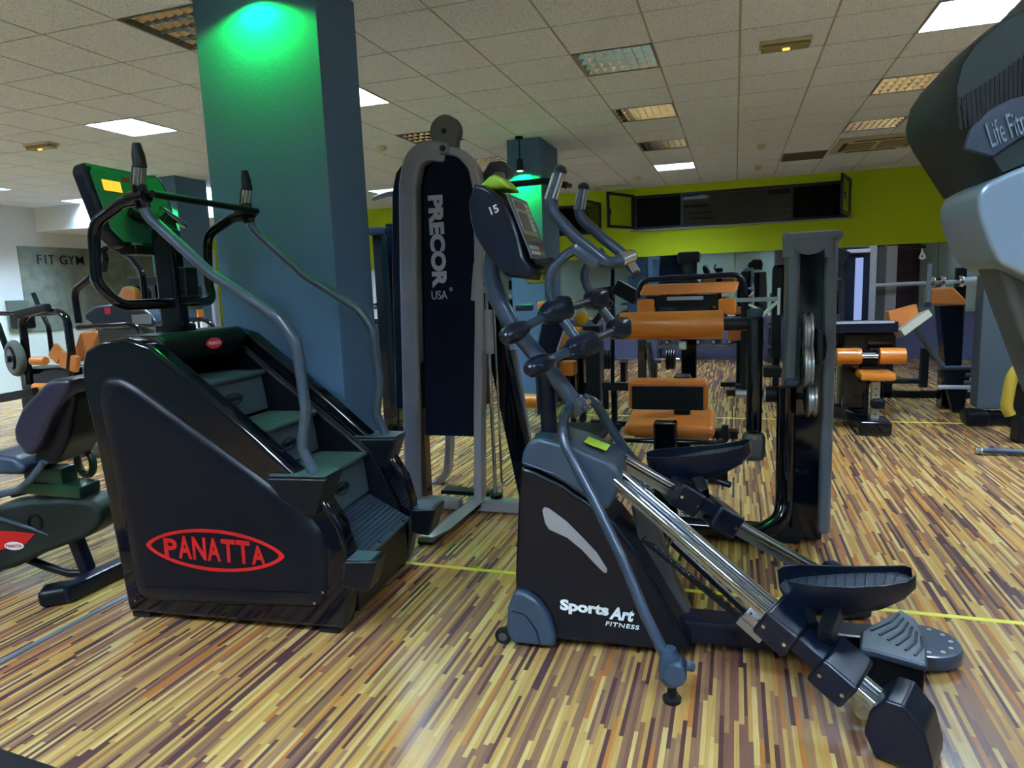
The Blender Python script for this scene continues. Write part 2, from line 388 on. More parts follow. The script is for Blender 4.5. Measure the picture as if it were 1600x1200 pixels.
b = B(); b.box(((X0 + X1) / 2, (Y0 + Y1) / 2, CEIL + .3), (X1 - X0 + .4, Y1 - Y0 + .4, .05)); b.done('slab', m_night, ceil_o)
# louvred fixtures
m_lampon = Emit('fluorescent_glow', (.60, .81, 1.0, 1), LAMP)
m_louvre = M('mirror_louvre', (.78, .74, .66, 1), .10, 1.0)
m_louvre_on = M('lit_louvre', (.80, .84, .88, 1), .25, .8)  # lit copy of the louvre metal, paler and cooler in colour
m_cavity = M('fixture_interior', (.30, .28, .25, 1), .35, .6)
def troffer(lit):
    root = thing('ceiling_light', '', 'ceiling light', loc=(0, 0, 0), group='square louvred lights set in the ceiling')
    b = B(); h = .29
    for sx in (-1, 1): b.box((sx * h, 0, CEIL + .04), (.012, .592, .085)); b.box((0, sx * h, CEIL + .04), (.592, .012, .085))
    b.box((0, 0, CEIL + .088), (.592, .592, .01)); b.done('housing', m_cavity, root)
    if lit:
        b = B(); b.box((0, 0, CEIL + .075), (.55, .55, .008)); b.done('diffuser', m_lampon, root)
    else:
        for k in range(4):
            b = B(); y = -.2175 + k * .145; b.cyl((-.26, y, CEIL + .062), (.26, y, CEIL + .062), .008, n=8); b.done('lamp_tube', m_white, root)
    b = B()
    for k in range(5):
        y = -.284 + k * .142; b.prism([(-.284, y - .003, CEIL + .004), (-.284, y + .003, CEIL + .004), (-.284, y + .016, CEIL + .045), (-.284, y - .016, CEIL + .045)], (.568, 0, 0))
    for k in range(1, 8):
        x = -.284 + k * .071; b.prism([(x - .002, -.284, CEIL + .004), (x + .002, -.284, CEIL + .004), (x + .007, -.284, CEIL + .045), (x - .007, -.284, CEIL + .045)], (0, .568, 0))
    b.done('louvre', m_louvre_on if lit else m_louvre, root)
    return root
proto = {True: None, False: None}
def side(x): return {-10.48: 'farthest left row', -8.08: 'second row from the far left', -5.68: 'row left of the big column', -3.28: 'row over the big column', -.88: 'row over the elliptical', 1.52: 'row right of the centre', 3.92: 'second row from the far right', 6.32: 'farthest right row'}[x]
def depth(y): return ['far behind the viewer', 'just behind the viewer', 'overhead', 'near the big column front', 'nearest full row in view', 'second in view', 'third in view', 'closest to the window wall'][round((y + 1.615) / 1.8)]
for (x, y), lit in sorted(fix.items()):
    lab = ('glowing white' if lit else 'switched-off mirrored') + ' square ceiling light, %s, %s' % (side(x), depth(y))
    if proto[lit] is None: proto[lit] = troffer(lit); proto[lit].location = (x, y, 0); proto[lit]['label'] = lab
    else: copy_tree(proto[lit], (x, y, 0), 0, lab)
# emergency lights
def emlight(x, y, label):
    r = thing('emergency_light', label, 'emergency light', loc=(x, y, 0), rz=0, group='amber emergency lights on the ceiling')
    b = B(); b.box((0, 0, CEIL - .012), (.36, .14, .025), .006); b.done('base', m_beige, r)
    b = B(); b.box((0, 0, CEIL - .04), (.33, .11, .032), .012); b.done('diffuser', M('frosted_olive_cover', rgb(150, 142, 95), .35), r)
    b = B(); b.cyl((-.02, -.02, CEIL - .058), (.03, -.02, CEIL - .058), .012, n=10, b=.004); b.done('amber_lamp', m_amberlamp, r)
emlight(.336, 5.66, 'small amber emergency light on the ceiling, right of the mirrored lights')
emlight(-7.06, 5.70, 'small amber emergency light on the ceiling at the far left')
for x, y, lab in ((.318, 9.84, 'round white smoke detector nearer the amber emergency light'), (.334, 11.67, 'round white smoke detector above the open window strip'), (-1.55, 11.73, 'flat round ceiling speaker left of the glowing far light'), (-3.98, 7.55, 'round white smoke detector beside the tall padded tower top')):
    b = B(); b.lathe((x, y, CEIL), (0, 0, -1), [(0, .055), (.015, .055), (.03, .045), (.045, .04), (.055, .02)], 20)
    tag(b.done('smoke_detector', m_beige), lab, 'smoke detector', 'round detectors on the ceiling')
# air conditioning cassette and return grille
r = thing('air_conditioner', 'cream square ceiling air conditioner cassette by the far right wall', 'air conditioner', loc=(1.75, 10.4, 0))
b = B(); b.box((0, 0, CEIL - .018), (1.0, 1.0, .036), .01); b.done('panel', m_beige, r)
b = B(); [b.box((-.2 + .4 * i, 0, CEIL - .04), (.34, .46, .012), .003) for i in (0, 1)]; b.done('grille', M('grey_beige_mesh', rgb(140, 126, 100), .6), r)
b = B()
for a in range(4):
    c, s_ = math.cos(a * math.pi / 2), math.sin(a * math.pi / 2)
    b.box((c * .40, s_ * .40, CEIL - .036), (.05 if a % 2 == 0 else .62, .62 if a % 2 == 0 else .05, .01))
b.done('air_slot', m_blackp, r)
r = thing('air_vent', 'long grey-brown slatted return air vent in the far ceiling', 'vent', loc=(.92, 10.985, 0))
b = B(); b.box((0, 0, CEIL - .006), (.58, .58, .014)); b.done('frame', M('taupe_metal', rgb(112, 98, 82), .6), r)
b = B(); [b.box((0, -.26 + k * .04, CEIL - .018), (.55, .02, .012), 0, ('X', .5)) for k in range(14)]; b.done('slats', M('taupe_slats', rgb(92, 80, 68), .6), r)
# columns with green spotlights
def column(n, xa, xb, ya, yb, sx, sz, tilt, power, cone, label):
    b = B(); b.box(((xa + xb) / 2, (ya + yb) / 2, CEIL / 2), (xb - xa, yb - ya, CEIL), .006)
    o = b.done('column', m_column); tag(o, label, 'column')
    r = thing('spotlight', 'small black spotlight washing green down ' + label.split(' standing')[0], 'spotlight', loc=(sx, ya, 0))
    yy = -.11
    b = B(); b.cyl((0, yy, CEIL), (0, yy, CEIL - .03), .045, n=16); b.tube([(0, yy, CEIL - .02), (0, yy, sz + .12)], .009, n=8); b.done('bracket', m_blackp, r)
    b = B(); b.cyl((0, yy, sz + .13), (0, yy, sz), .035, .045, n=18); b.done('lamp_can', m_blackp, r)
    b = B(); b.cyl((0, yy, sz + .004), (0, yy, sz - .004), .034, n=16, b=.002); b.done('lens', Emit('green_lens', (.25, 1, .6, 1), 9), r)
    ld = bpy.data.lights.new('green_lamp', 'SPOT'); ld.color = (.0, 1, .09); ld.energy = power; ld.spot_size = math.radians(cone); ld.spot_blend = .25; ld.shadow_soft_size = .03
    lo = bpy.data.objects.new('green_lamp', ld); COL.objects.link(lo); lo.parent = r; lo.location = (0, yy, sz - .02); lo.rotation_euler = (math.radians(tilt), 0, 0)
column(1, -2.95, -2.146, 3.42, 3.83, -2.52, 3.12, 8, 42, 150, 'big slate-blue column standing right behind the stair climber')
column(2, -2.56, -2.15, 7.93, 8.74, -2.37, 2.80, 10, 50, 150, 'narrower slate-grey column standing behind the weight tower and elliptical')
column(3, -7.95, -7.40, 7.9, 8.5, -7.68, 2.80, 10, 50, 150, 'distant dark column standing behind the stair climber console')
# lettered panel on the left wall
pan = B(); pan.box((X0 + .0125, 10.40, 1.75), (.024, 3.0, 1.50), .004); pn = pan.done('lettered_panel', m_concrete)
tag(pn, 'grey concrete-look wall panel lettered FIT GYM on the left wall', 'sign')
m_let = M('black_letters', (.008, .008, .01, 1), .5)
for ch, y0_, w_ in (('F', 9.22, .09), ('I', 9.37, .022), ('T', 9.44, .11), ('G', 9.66, .14), ('Y', 9.83, .13), ('M', 9.99, .16)): text(ch, (X0 + .03, y0_, 2.19), (0, 1, 0), (0, 0, 1), w_, .17, m_let, 'letter', pn, .006, .012)
b = B(); b.box((X0 + .03, 8.75, 1.30), (.06, .38, .52), .01); tag(b.done('wall_niche_box', M('grey_green_cabinet', rgb(92, 104, 100), .5)), 'grey-green box mounted on the left wall beside the lettered panel', 'wall box')
# yellow tape lines on the floor
b = B(); b.box((-.2, 3.235, .001), (4.6, .03, .002)); tag(b.done('floor_tape', m_tape), 'long thin yellow tape line across the floor behind the elliptical', 'tape', 'yellow tape lines')
b = B(); b.box((1.2, 7.55, .001), (6.2, .035, .002)); tag(b.done('floor_tape', m_tape), 'second yellow tape line farther back past the leg machine', 'tape', 'yellow tape lines')

b = B(); b.box((-2.70, 1.21, .006), (1.9, .56, .012), .004, ('Z', -.07)); tag(b.done('rubber_mat', m_rubber), 'corner of a black rubber floor mat at the lower left', 'mat')

b = B(); b.box((-2.95, .9, .0015), (.035, 3.4, .003)); struct('trim_3', b, M('grey_floor_joint', rgb(110, 116, 126), .4, .3))
# ================================================================== STAIR CLIMBER (left foreground)
S = Frame(-2.830, 2.749, 5)
st = thing('stair_climber', 'black stair climbing machine with grey handrails and moving steps, in front of the big column', 'stair climber', S)
fin = [(200, 955), (170, 800), (146, 680), (124, 615), (118, 575), (130, 548), (158, 532), (195, 528), (235, 542), (310, 606), (400, 684), (470, 748), (505, 783), (530, 822), (545, 870), (547, 930), (540, 995)]
fpts = S.vs(fin, -.42)
for p in fpts:
    p.x = max(p.x, -.03)
fpts[0].z = .03; fpts[-1].z = .03
def lower(p, z): return V3((p.x, p.y, z))
for sgn in (-1, 1):
    b = B(); pts = [V3((p.x, sgn * .42, p.z)) for p in fpts]
    b.prism(pts, (0, -sgn * .10, 0), .022, 4, 30)
    o = b.done('side_frame', m_gloss, st)
    b = B(); b.box((.12, sgn * .37, .016), (.10, .07, .032), .008); b.done('foot_pad', m_rubber, o)
    b = B(); b.box((1.10, sgn * .37, .016), (.10, .07, .032), .008); b.done('foot_pad', m_rubber, o)
# grained side cover with raised rounded outline
def rounded(pts, r, k=5):
    """corner-rounded closed outline in a plane of constant v"""
    out = []; n = len(pts)
    for i in range(n):
        a, c, d = pts[i - 1], pts[i], pts[(i + 1) % n]; e1, e2 = (a - c), (d - c); l1, l2 = e1.length, e2.length; e1 /= l1; e2 /= l2
        t = min(r * math.tan((math.pi - e1.angle(e2)) / 2), l1 * .45, l2 * .45)
        for j in range(k + 1): f = j / k; out.append((1 - f) ** 2 * (c + e1 * t) + 2 * f * (1 - f) * c + f * f * (c + e2 * t))
    return out
def inset(pts, d, dv):
    """outline moved inwards by d in its own plane and by dv across it"""
    n = len(pts); A = sum(pts[i].x * pts[(i + 1) % n].z - pts[(i + 1) % n].x * pts[i].z for i in range(n)); s_ = 1 if A > 0 else -1; out = []
    for i in range(n):
        a, c, e = pts[i - 1], pts[i], pts[(i + 1) % n]; d1 = (c - a).normalized(); d2 = (e - c).normalized()
        n1 = V3((-d1.z, 0, d1.x)) * s_; n2 = V3((-d2.z, 0, d2.x)) * s_; m = (n1 + n2)
        m = m.normalized() / max(.5, m.normalized().dot(n1)) if m.length > .01 else n1
        out.append(c + m * d + V3((0, dv, 0)))
    return out
cover = [(214, 940), (196, 840), (172, 730), (152, 630), (152, 602), (166, 587), (190, 588), (215, 602), (300, 665), (400, 738), (478, 796), (502, 830), (513, 868), (513, 905), (507, 952), (360, 948)]
for sgn in (-1, 1):
    cp = [V3((p.x, sgn * .395, max(p.z, .09))) for p in S.vs(cover, -.43)]
    cp = rounded(cp, .10)
    b = B(); b.loft([inset(cp, d, sgn * h) for d, h in ((0, 0), (.004, .022), (.016, .036), (.036, .045), (.062, .049), (.085, .050))]); o = b.done('side_cover', m_plate, st, None, 0, 60)
    if sgn < 0:
        for px, py in ((212, 938), (492, 942), (505, 925)):
            p = S.v(px, py, -.44); c = B(); c.cyl((p.x, -.440, p.z), (p.x, -.445, p.z), .007, n=10); c.done('screw', m_steel, o)
# red oval badge with lettering
def leaf(c, a, h, n=40, sharp=.8):
    """pointed oval outline in the u-z plane"""
    pts = []
    for k in range(n):
        t = 2 * math.pi * k / n; cx, sx = math.cos(t), math.sin(t)
        pts.append((c[0] + a * cx, c[1] + h * (abs(sx) ** 1.35) * (1 if sx >= 0 else -1)))
    return pts
def ring(b, c, a, h, t, y0, y1, ax=(1, 0, 0), az=(0, 0, 1), nrm=(0, -1, 0)):
    ax, az, nrm, c = V3(ax), V3(az), V3(nrm), V3(c)
    o = leaf((0, 0), a, h); i = leaf((0, 0), a - t * 1.7, h - t)
    f = lambda q, d: c + ax * q[0] + az * q[1] + nrm * d
    n = len(o)
    A = [b.bm.verts.new(f(q, y1)) for q in o]; I = [b.bm.verts.new(f(q, y1)) for q in i]; A0 = [b.bm.verts.new(f(q, y0)) for q in o]; I0 = [b.bm.verts.new(f(q, y0)) for q in i]
    for k in range(n):
        j = (k + 1) % n
        b.bm.faces.new((A[k], A[j], I[j], I[k])); b.bm.faces.new((A0[k], A0[j], A[j], A[k])); b.bm.faces.new((I0[k], I[k], I[j], I0[j]))
    return b
pl, pr = S.v(229, 851, -.443), S.v(445, 869, -.443)
pc = (pl + pr) / 2; aw = (pr - pl).length / 2; dx = (pr - pl).normalized(); dz = V3((-dx.z, 0, dx.x))
top = S.v(337, 828, -.443); bot = S.v(330, 891, -.443); ah = (top - bot).length / 2
bd = B(); ring(bd, (pc.x, -.441, pc.z), aw, ah, .015, 0, .006, dx, dz); bdg = bd.done('badge_ring', m_red, st, 'red pointed oval ring badge')
O = V3((pc.x, -.443, pc.z)) - dx * aw * .74 - dz * ah * .52
for k, ch in enumerate('PANATTA'):
    wch = aw * 1.48 / 7.0
    hh = ah * (.92 if k in (0, 6) else 1.10)
    text(ch, O + dx * wch * (k + .04) - dz * (0), dx, dz, wch * .93, hh, m_red, 'badge_letter', bdg, .03, .005)
# deck housing between the frames
b = B()
prof = [(.02, 1.22), (.10, 1.335), (.30, 1.335), (.345, 1.30), (.335, 1.235), (.30, 1.20), (.05, 1.18)]
b.prism([(u, -.32, z) for u, z in prof], (0, .64, 0), .02, 3); b.done('top_cover', m_slate if False else m_blackp, st)
q = S.v(310, 543, 0)
ovc = S.u(310, 542, .345); bd = B()
bd.prism([V3((.348, ovc.x * 0 + .02 + p[0], 1.268 + p[1])) for p in leaf((0, 0), .062, .028)], (.004, 0, 0)); o = bd.done('front_badge', m_pink, st, 'small pink-red oval badge')
text('PANATTA', (.353, -.025, 1.260), (0, 1, 0), (0, 0, 1), .09, .018, m_white, 'badge_lettering', o, .01, .002)
# inner sloping skirts and lower body
for sgn in (-1, 1):
    b = B(); b.prism([(.30, sgn * .315, 1.25), (1.02, sgn * .315, .66), (1.16, sgn * .315, .36), (1.16, sgn * .315, .06), (.06, sgn * .315, .06), (.06, sgn * .315, 1.2)], (0, -sgn * .02, 0), .004)
    b.done('inner_skirt', m_blackp, st)
    b = B(); b.bar((.33, sgn * .292, 1.20), (1.0, sgn * .292, .645), .012, .012, .003); b.done('guide_strip', m_steel, st)
b = B(); b.prism([(1.12, -.30, .04), (1.20, -.30, .06), (1.20, -.30, .27), (1.10, -.30, .30)], (0, .60, 0), .006); b.done('front_panel', m_blackp, st)
b = B(); b.prism([(.03, -.30, .08), (.03, -.30, 1.2), (.10, -.30, 1.2), (.10, -.30, .08)], (0, .60, 0), .004); b.done('rear_panel', m_blackp, st)
# steps
edges = [(.44, 1.10), (.725, .875), (1.0, .655)]
for k, (u, z) in enumerate(edges):
    b = B()
    b.box((u - .14, 0, z - .014), (.28, .572, .028), .008)
    for j in range(9): b.box((u - .03 - j * .026, 0, z + .001), (.012, .54, .003), .001)
    b.cyl((u - .006, -.286, z - .013), (u - .006, .286, z - .013), .016, n=12)
    o = b.done('step', m_step, st)
    b = B(); b.prism([(u - .012, -.28, z - .02), (u + .012, -.28, z - .21), (u - .012, -.28, z - .21), (u - .035, -.28, z - .03)], (0, .56, 0), .003); r = b.done('riser', m_step, o)
    ax = V3((0, 1, 0)); az = V3((-.024, 0, .19)).normalized(); nr = V3((1, 0, .12)).normalized(); c0 = V3((u + .003, .0, z - .115))
    b = B(); ring(b, c0, .072, .030, .005, 0, .003, ax, az, nr); e = b.done('moulded_logo', m_blackp, r)
    text('PANATTA', c0 - ax * .05 - az * .011 + nr * .001, ax, az, .10, .022, m_blackp, 'moulded_lettering', r, .01, .003)
# lower grooved plate
b = B()
pA, pB = V3((.955, 0, .455)), V3((1.235, 0, .30)); dd = (pB - pA).normalized(); up = V3((-dd.z, 0, dd.x))
up = up if up.z > 0 else -up
b.prism([pA + V3((0, -.285, 0)), pB + V3((0, -.285, 0)), pB - up * .03 + V3((0, -.285, 0)), pA - up * .03 + V3((0, -.285, 0))], (0, .57, 0), .006)
L_ = (pB - pA).length
for j in range(13):
    p = pA + dd * (.02 + j * (L_ - .03) / 13); b.bar(p + V3((0, -.27, 0)) + up * .002, p + V3((0, .27, 0)) + up * .002, .010, .006, .002)
o = b.done('tread_plate', m_slate, st)
for v in (-.1, .06, .2):
    p = pB - dd * .012 + V3((0, v, 0)); c = B(); c.cyl(p, p + up * .008, .009, n=10); c.done('rivet', m_steel, o)
# resting pegs on both sides
for sgn in (-1, 1):
    for kind, (u0, u1, zt, zb, va, vb) in (('upper', (.885, 1.175, .725, .555, .30, .455)), ('lower', (1.225, 1.375, .365, .24, .335, .46) if sgn < 0 else (1.19, 1.36, .325, .19, .335, .50))):
        b = B()
        if kind == 'upper':
            zt2 = zt
            pr = [(u0, zt - .005), (u1, zt + .0), (u1 - .07, zb), (u1 - .13, zb + .01), (u0 + .06, zt - .10)]
        else: pr = [(u0, zt), (u1, zt + .01), (u1 - .05, zb - .01), (u0 - .02, zb + .01)]
        b.prism([(u, sgn * va, z) for u, z in pr], (0, sgn * (vb - va), 0), .012, 3)
        o = b.done('foot_rest', m_blackp, st)
        b = B(); b.box(((u0 + u1) / 2, sgn * (va + vb) / 2, zt + .004), (u1 - u0 - .02, vb - va - .02, .008), .003); b.done('grip_pad', m_step, o)
# centre mast
mb = S.v(268, 512, 0); mt = S.v(268, 380, 0)
mu = (mb.x + mt.x) / 2
b = B(); b.box((mu, 0, (1.30 + 1.84) / 2), (.12, .085, .54), .022, None, 3); mast = b.done('mast', m_gloss, st)
b = B(); b.box((mu, 0, 1.345), (.15, .12, .05), .01)
b.done('mast_collar', m_gloss, mast)
for zz, yy in ((1.36, -.03), (1.36, .03), (1.62, 0), (1.52, .02)):
    c = B(); c.cyl((mu + .060, yy, zz), (mu + .068, yy, zz), .012, n=10); c.done('bolt', m_steel, mast)
b = B(); b.box((mu + .075, .03, 1.58), (.05, .10, .14), .012); b.box((mu + .07, .035, 1.49), (.05, .11, .04), .01); b.done('adjuster', m_blackp, mast)
# grey handrails
nr_ = [(222, 318), (232, 338), (330, 428), (436, 496), (463, 535), (478, 640), (472, 700), (492, 757)]
fr_ = [(425, 350), (450, 380), (585, 468), (604, 500), (611, 600), (612, 682)]
grips = {}
rail = S.vs(nr_, -.385)
for sgn in (-1, 1):
    pts = [V3((p.x, sgn * .385, p.z)) for p in rail]; pts[-1].z = .70; pts[-1].x = pts[-2].x + .06
    b = B(); b.tube(pts, .0235, .09, 16); h = b.done('handrail', m_rail, st)
    g0 = S.v(222, 320, -.385); g1 = S.v(219, 262, -.385); g2 = S.v(213, 224, -.385)
    F_ = lambda p: V3((p.x, sgn * .385, p.z))
    b = B(); b.cyl(F_(g0) + V3((.004, 0, -.02)), F_(g0) + V3((-.006, 0, .085)), .031, n=18, b=.006); b.done('rail_joint', m_gloss, h)
    b = B(); b.tube([F_(g0) + V3((-.006, 0, .08)), F_(g1)], .0255, 0, 16); b.done('pulse_grip', m_steel, h)
    b = B(); b.tube([F_(g0) + V3((-.030, 0, .08)), F_(g1) + V3((-.022, 0, .01))], .015, 0, 10); b.done('grip_spine', m_blackp, h)
    b = B(); b.tube([F_(g1), F_(g1) * .5 + F_(g2) * .5, F_(g2)], [.028, .027, .017], 0, 16); b.done('grip_tip', m_blackp, h)
    b = B(); b.lathe(V3((pts[-1].x, sgn * .385, .66)), (0, 0, 1), [(0, .04), (.02, .04), (.03, .03), (.06, .028)], 18); b.done('rail_flange', m_gloss, h)
    # hoop from the joint round to the mast
    j0 = S.v(230, 312, -.385)
    loop = [S.v(232, 306, -.385), S.v(190, 318, -.385), S.v(146, 350, -.385), S.v(150, 440, -.385), S.v(186, 478, -.33)]
    lp = [V3((p.x, sgn * (abs(p.y)), p.z)) for p in loop] + [V3((mu, sgn * .03, 1.475))]
    lp[0].x += .0
    b = B(); b.tube(lp, .0255, .10, 16); hp = b.done('side_hoop', m_gloss, st)
    b = B(); c0 = lp[0]; b.cyl(c0 + V3((-.10, 0, -.012)), c0 + V3((-.01, 0, .0)), .034, n=16, b=.005); b.done('hoop_clamp', m_gloss, hp)
cz = S.v(238, 303, -.385); 
b = B(); b.cyl((cz.x, -.385, cz.z), (cz.x, .385, cz.z), .0165, n=14); b.done('cross_tube', m_blackp, st)
# console
c1 = S.v(133, 252, -.23); c2 = S.v(184, 384, -.17)
b = B(); A_ = V3((c1.x, 0, c1.z)); B_ = V3((c2.x, 0, c2.z)); ax = (B_ - A_).normalized(); nn = V3((-ax.z, 0, ax.x)); nn = nn if nn.x > 0 else -nn
prof = [(-.235, 0), (-.255, .04), (-.215, .32), (-.15, .385), (.24, .385), (.30, .32), (.285, .05), (.25, 0)]
Lc = (B_ - A_).length; kf = Lc / .385
pts = [A_ + ax * (t * kf) + V3((0, y, 0)) for y, t in prof]
b.prism(pts, nn * -.075, .02, 4, 20); con = b.done('console', m_navy, st)
b = B(); pts = [A_ + ax * ((.02 + t * .9) * kf) + V3((0, y * .88, 0)) + nn * .001 for y, t in prof]
b.prism(pts, nn * .006, .004); b.done('console_face', M('green_lit_console_face', (.010, .12, .060, 1), .35, 0, .1), con)  # green light on the console face is put into its colour
def onface(y, t, h=.008): return A_ + ax * (t * kf) + V3((0, y, 0)) + nn * h
b = B(); b.prism([onface(-.17, .075), onface(-.06, .075), onface(-.06, .125), onface(-.17, .125)], nn * .003); b.done('amber_display', m_orangedisp, con)
b = B(); b.prism([onface(-.04, .045), onface(.05, .045), onface(.05, .065), onface(-.04, .065)], nn * .002); b.done('red_logo_strip', m_red, con)
b = B()
for k in range(8): b.lathe(onface(.0 + .022 * (k % 4), .16 + .03 * (k // 4)), nn, [(0, .007), (.004, .006)], 10)
b.done('keypad', m_white, con)
b = B(); b.tube([onface(-.06, .22, .02), onface(.0, .25, .035), onface(.10, .25, .035), onface(.17, .21, .02)], .026, .04, 12); b.done('console_handle', m_blackp, con)
b = B(); b.prism([onface(.06, .24), onface(.17, .24), onface(.17, .285), onface(.06, .285)], nn * .01); b.done('red_label', m_paperred, con)
b = B(); q = [onface(.09, .31, .012), onface(.17, .31, .012), onface(.165, .395, .03), onface(.075, .395, .03)]; b.prism(q, nn * .002); b.done('hanging_red_note', m_paperred, con)
b = B(); b.tube([onface(.17, .18, .015), onface(.33, .255, .015)], .017, 0, 12); b.done('side_grip', m_steel, con)
b = B(); b.box(B_ + V3((-.02, 0, -.015)), (.10, .18, .05), .01); b.done('console_bracket', m_blackp, con)
text('Panatta', onface(-.085, .375, .003) , (0, 1, 0), -ax, .075, .022, m_white, 'script_lettering', con, 0, .003, .4)
# ================================================================== ELLIPTICAL TRAINER (centre foreground)
E_ = Frame(-.937, 2.696, 3)
el = thing('elliptical_trainer', 'dark navy elliptical trainer with splayed chrome rails and twin swing arms, centre foreground', 'elliptical trainer', E_)
HW = .145
def side_prism(name, px, v, width, bev, mat, par, seg=3, ang=20, minz=None):
    pts = E_.vs(px, v)
    if minz is not None:
        for p in pts: p.z = max(p.z, minz)
    b = B(); b.prism(pts, (0, width, 0), bev, seg, ang); return b.done(name, mat, par)
body = side_prism('housing', [(812, 728), (835, 735), (880, 757), (925, 788), (963, 822), (1000, 870), (1042, 940), (1080, 1005), (1082, 1026), (950, 1022), (863, 1018), (806, 1000), (804, 900), (808, 800)], -HW, 2 * HW, .022, M('midnight_plastic', (.002, .003, .008, 1), .26, 0, 0, spec=.3), el, 3, 25, .035)
cap = side_prism('top_cover', [(813, 729), (816, 705), (826, 690), (842, 684), (900, 700), (950, 722), (968, 736), (972, 752), (962, 778), (948, 799), (920, 784), (878, 755), (840, 735)], -HW - .012, 2 * HW + .024, .03, m_slate, el, 4, 20)
b = B(); pp = E_.vs([(816, 722), (870, 742), (950, 792)], -HW - .016)
b.tube(pp, .004, .05, 8); b.done('seam_bead', m_slate, cap)
foot = side_prism('front_foot_cover', [(802, 926), (818, 926), (840, 940), (858, 965), (868, 1000), (866, 1030), (800, 1030), (790, 985), (792, 950)], -HW - .035, 2 * HW + .07, .028, m_slate, el, 4, 20, .02)
b = B(); pp = E_.vs([(800, 955), (820, 960), (838, 985), (845, 1012)], -HW - .037); b.tube(pp, .003, .04, 8); b.done('cover_groove', m_navy, foot)
for s in (-1, 1):
    c = V3((.012, s * (HW + .005), .038)); b = B(); b.cyl(c + V3((0, -.012, 0)), c + V3((0, .012, 0)), .036, n=20, b=.006); w_ = b.done('transport_wheel', m_rubber, el)
    b = B(); b.cyl(c + V3((0, -.014, 0)), c + V3((0, .014, 0)), .018, n=14); b.done('hub', m_dgrey, w_)
# silver flash and lettering on the near side
sw = [(850, 792), (858, 794), (886.5, 815), (913, 842), (932.5, 863), (949, 889), (948, 895), (943, 894), (929, 880), (909.5, 859), (886.5, 840), (858, 827), (852, 817), (847.5, 798)]
b = B(); b.prism(E_.vs(sw, -HW - .001), (0, -.003, 0), .001); b.done('silver_flash', m_silver, body, 'silver curved flash')
o0, o1 = E_.v(875, 957, -HW), E_.v(991, 972, -HW); X_ = (o1 - o0); Z_ = V3((-X_.z, 0, X_.x))
oo = V3((o0.x, -HW - .001, o0.z))
text('Sports', oo, X_, Z_, X_.length * .66, .060, m_white, 'lettering', body, .045, .003)
text('Art', oo + X_ * .668, X_, Z_, X_.length * .33, .054, m_white, 'lettering', body, .04, .003, .25)
o2, o3 = E_.v(946, 977, -HW), E_.v(999, 984, -HW); X2 = o3 - o2
text('FITNESS', V3((o2.x, -HW - .001, o2.z)), X2, Z_, X2.length, .018, m_white, 'small_lettering', body, .01, .003, .15, None, 1.1)
# rear sloping cover of the drive with motor
b = B(); b.prism(E_.vs([(985, 790), (1020, 800), (1052, 900), (1090, 985), (1086, 1018), (1040, 960), (1005, 880)], 0), (0, .11, 0), .015); b.done('rear_cover', m_dgrey, el)
# lime notice on the cover
b = B(); q = [E_.z(x, y, .878) for x, y in ((907, 684), (942, 691), (935, 708), (912, 703))]
zc = [.873, .862, .857, .868]
pz_ = E_.v(905, 705, -.02)
b.prism([V3((.36, -.07, .862)), V3((.45, -.075, .829)), V3((.455, .015, .829)), (.365, .02, .862)], (.002, 0, .004)); nt_ = b.done('lime_notice', m_limepaper, cap, 'lime green notice')
# post and curved neck
pb, ptp = E_.v(860, 690, 0), E_.v(852, 572, 0)
b = B(); b.tube([pb - V3((0, 0, .04)), ptp], .034, 0, 20); b.lathe(pb + V3((0, 0, -.02)), (0, 0, 1), [(0, .05), (.015, .05), (.02, .038)], 20); b.done('post', m_navy, el)
neck = E_.vs([(772, 395), (765, 425), (778, 468), (802, 512), (845, 562), (885, 612), (908, 645)], 0)
b = B(); b.tube(neck, [.036, .036, .037, .037, .036, .034, .034], .12, 20); nk = b.done('curved_neck', m_slate2, el)
b = B(); c = E_.v(901, 634, 0); d = (neck[-1] - neck[-2]).normalized()
b.cyl(c - d * .03, c + d * .035, .044, n=20, b=.008); b.cyl(c + V3((0, -.075, -.005)), c + V3((0, .075, .005)), .034, n=20, b=.006); b.done('leg_collar', m_slate2, el)
b = B(); c = E_.v(918, 627, -.07); b.cyl(c, c + V3((.004, -.006, 0)), .012, n=10); b.done('collar_bolt', m_steel, nk)
# A-shaped legs
legp = [E_.v(893, 633, -.06), E_.v(880, 650, -.11), E_.v(881, 692, -.17), E_.v(930, 785, -.24), E_.v(972, 872, -.31), E_.v(1008, 960, -.37), E_.v(1044, 1035, -.416)]
b = B(); b.tube(legp, .0205, .12, 16); lg = b.done('stabiliser_leg', m_slate2, el)
c = E_.v(1050, 1042, -.416)
b = B(); b.lathe((c.x - .012, -.416, c.z + .07), (.1, 0, -1), [(0, .026), (.03, .034), (.07, .045), (.11, .045), (.135, .03)], 20); b.cyl((c.x + .01, -.47, c.z - .005), (c.x + .01, -.37, c.z - .005), .042, n=20, b=.01); b.done('ankle', m_slate, lg)
b = B(); b.cyl((c.x + .045, -.43, c.z + .02), (c.x + .075, -.42, c.z + .01), .018, n=12, b=.004); b.done('clamp_knob', m_slate, lg)
b = B(); b.lathe((.714, -.416, .0), (0, 0, 1), [(0, .032), (.014, .034), (.02, .018), (.06, .016)], 18); b.done('levelling_foot', m_rubber, lg)
legf = [E_.v(912, 622, .06), E_.v(930, 628, .08), E_.v(945, 655, .12), E_.v(975, 700, .16), E_.v(1008, 742, .20)]
b = B(); b.tube(legf, .0205, .1, 16); b.done('stabiliser_leg', m_slate2, el)
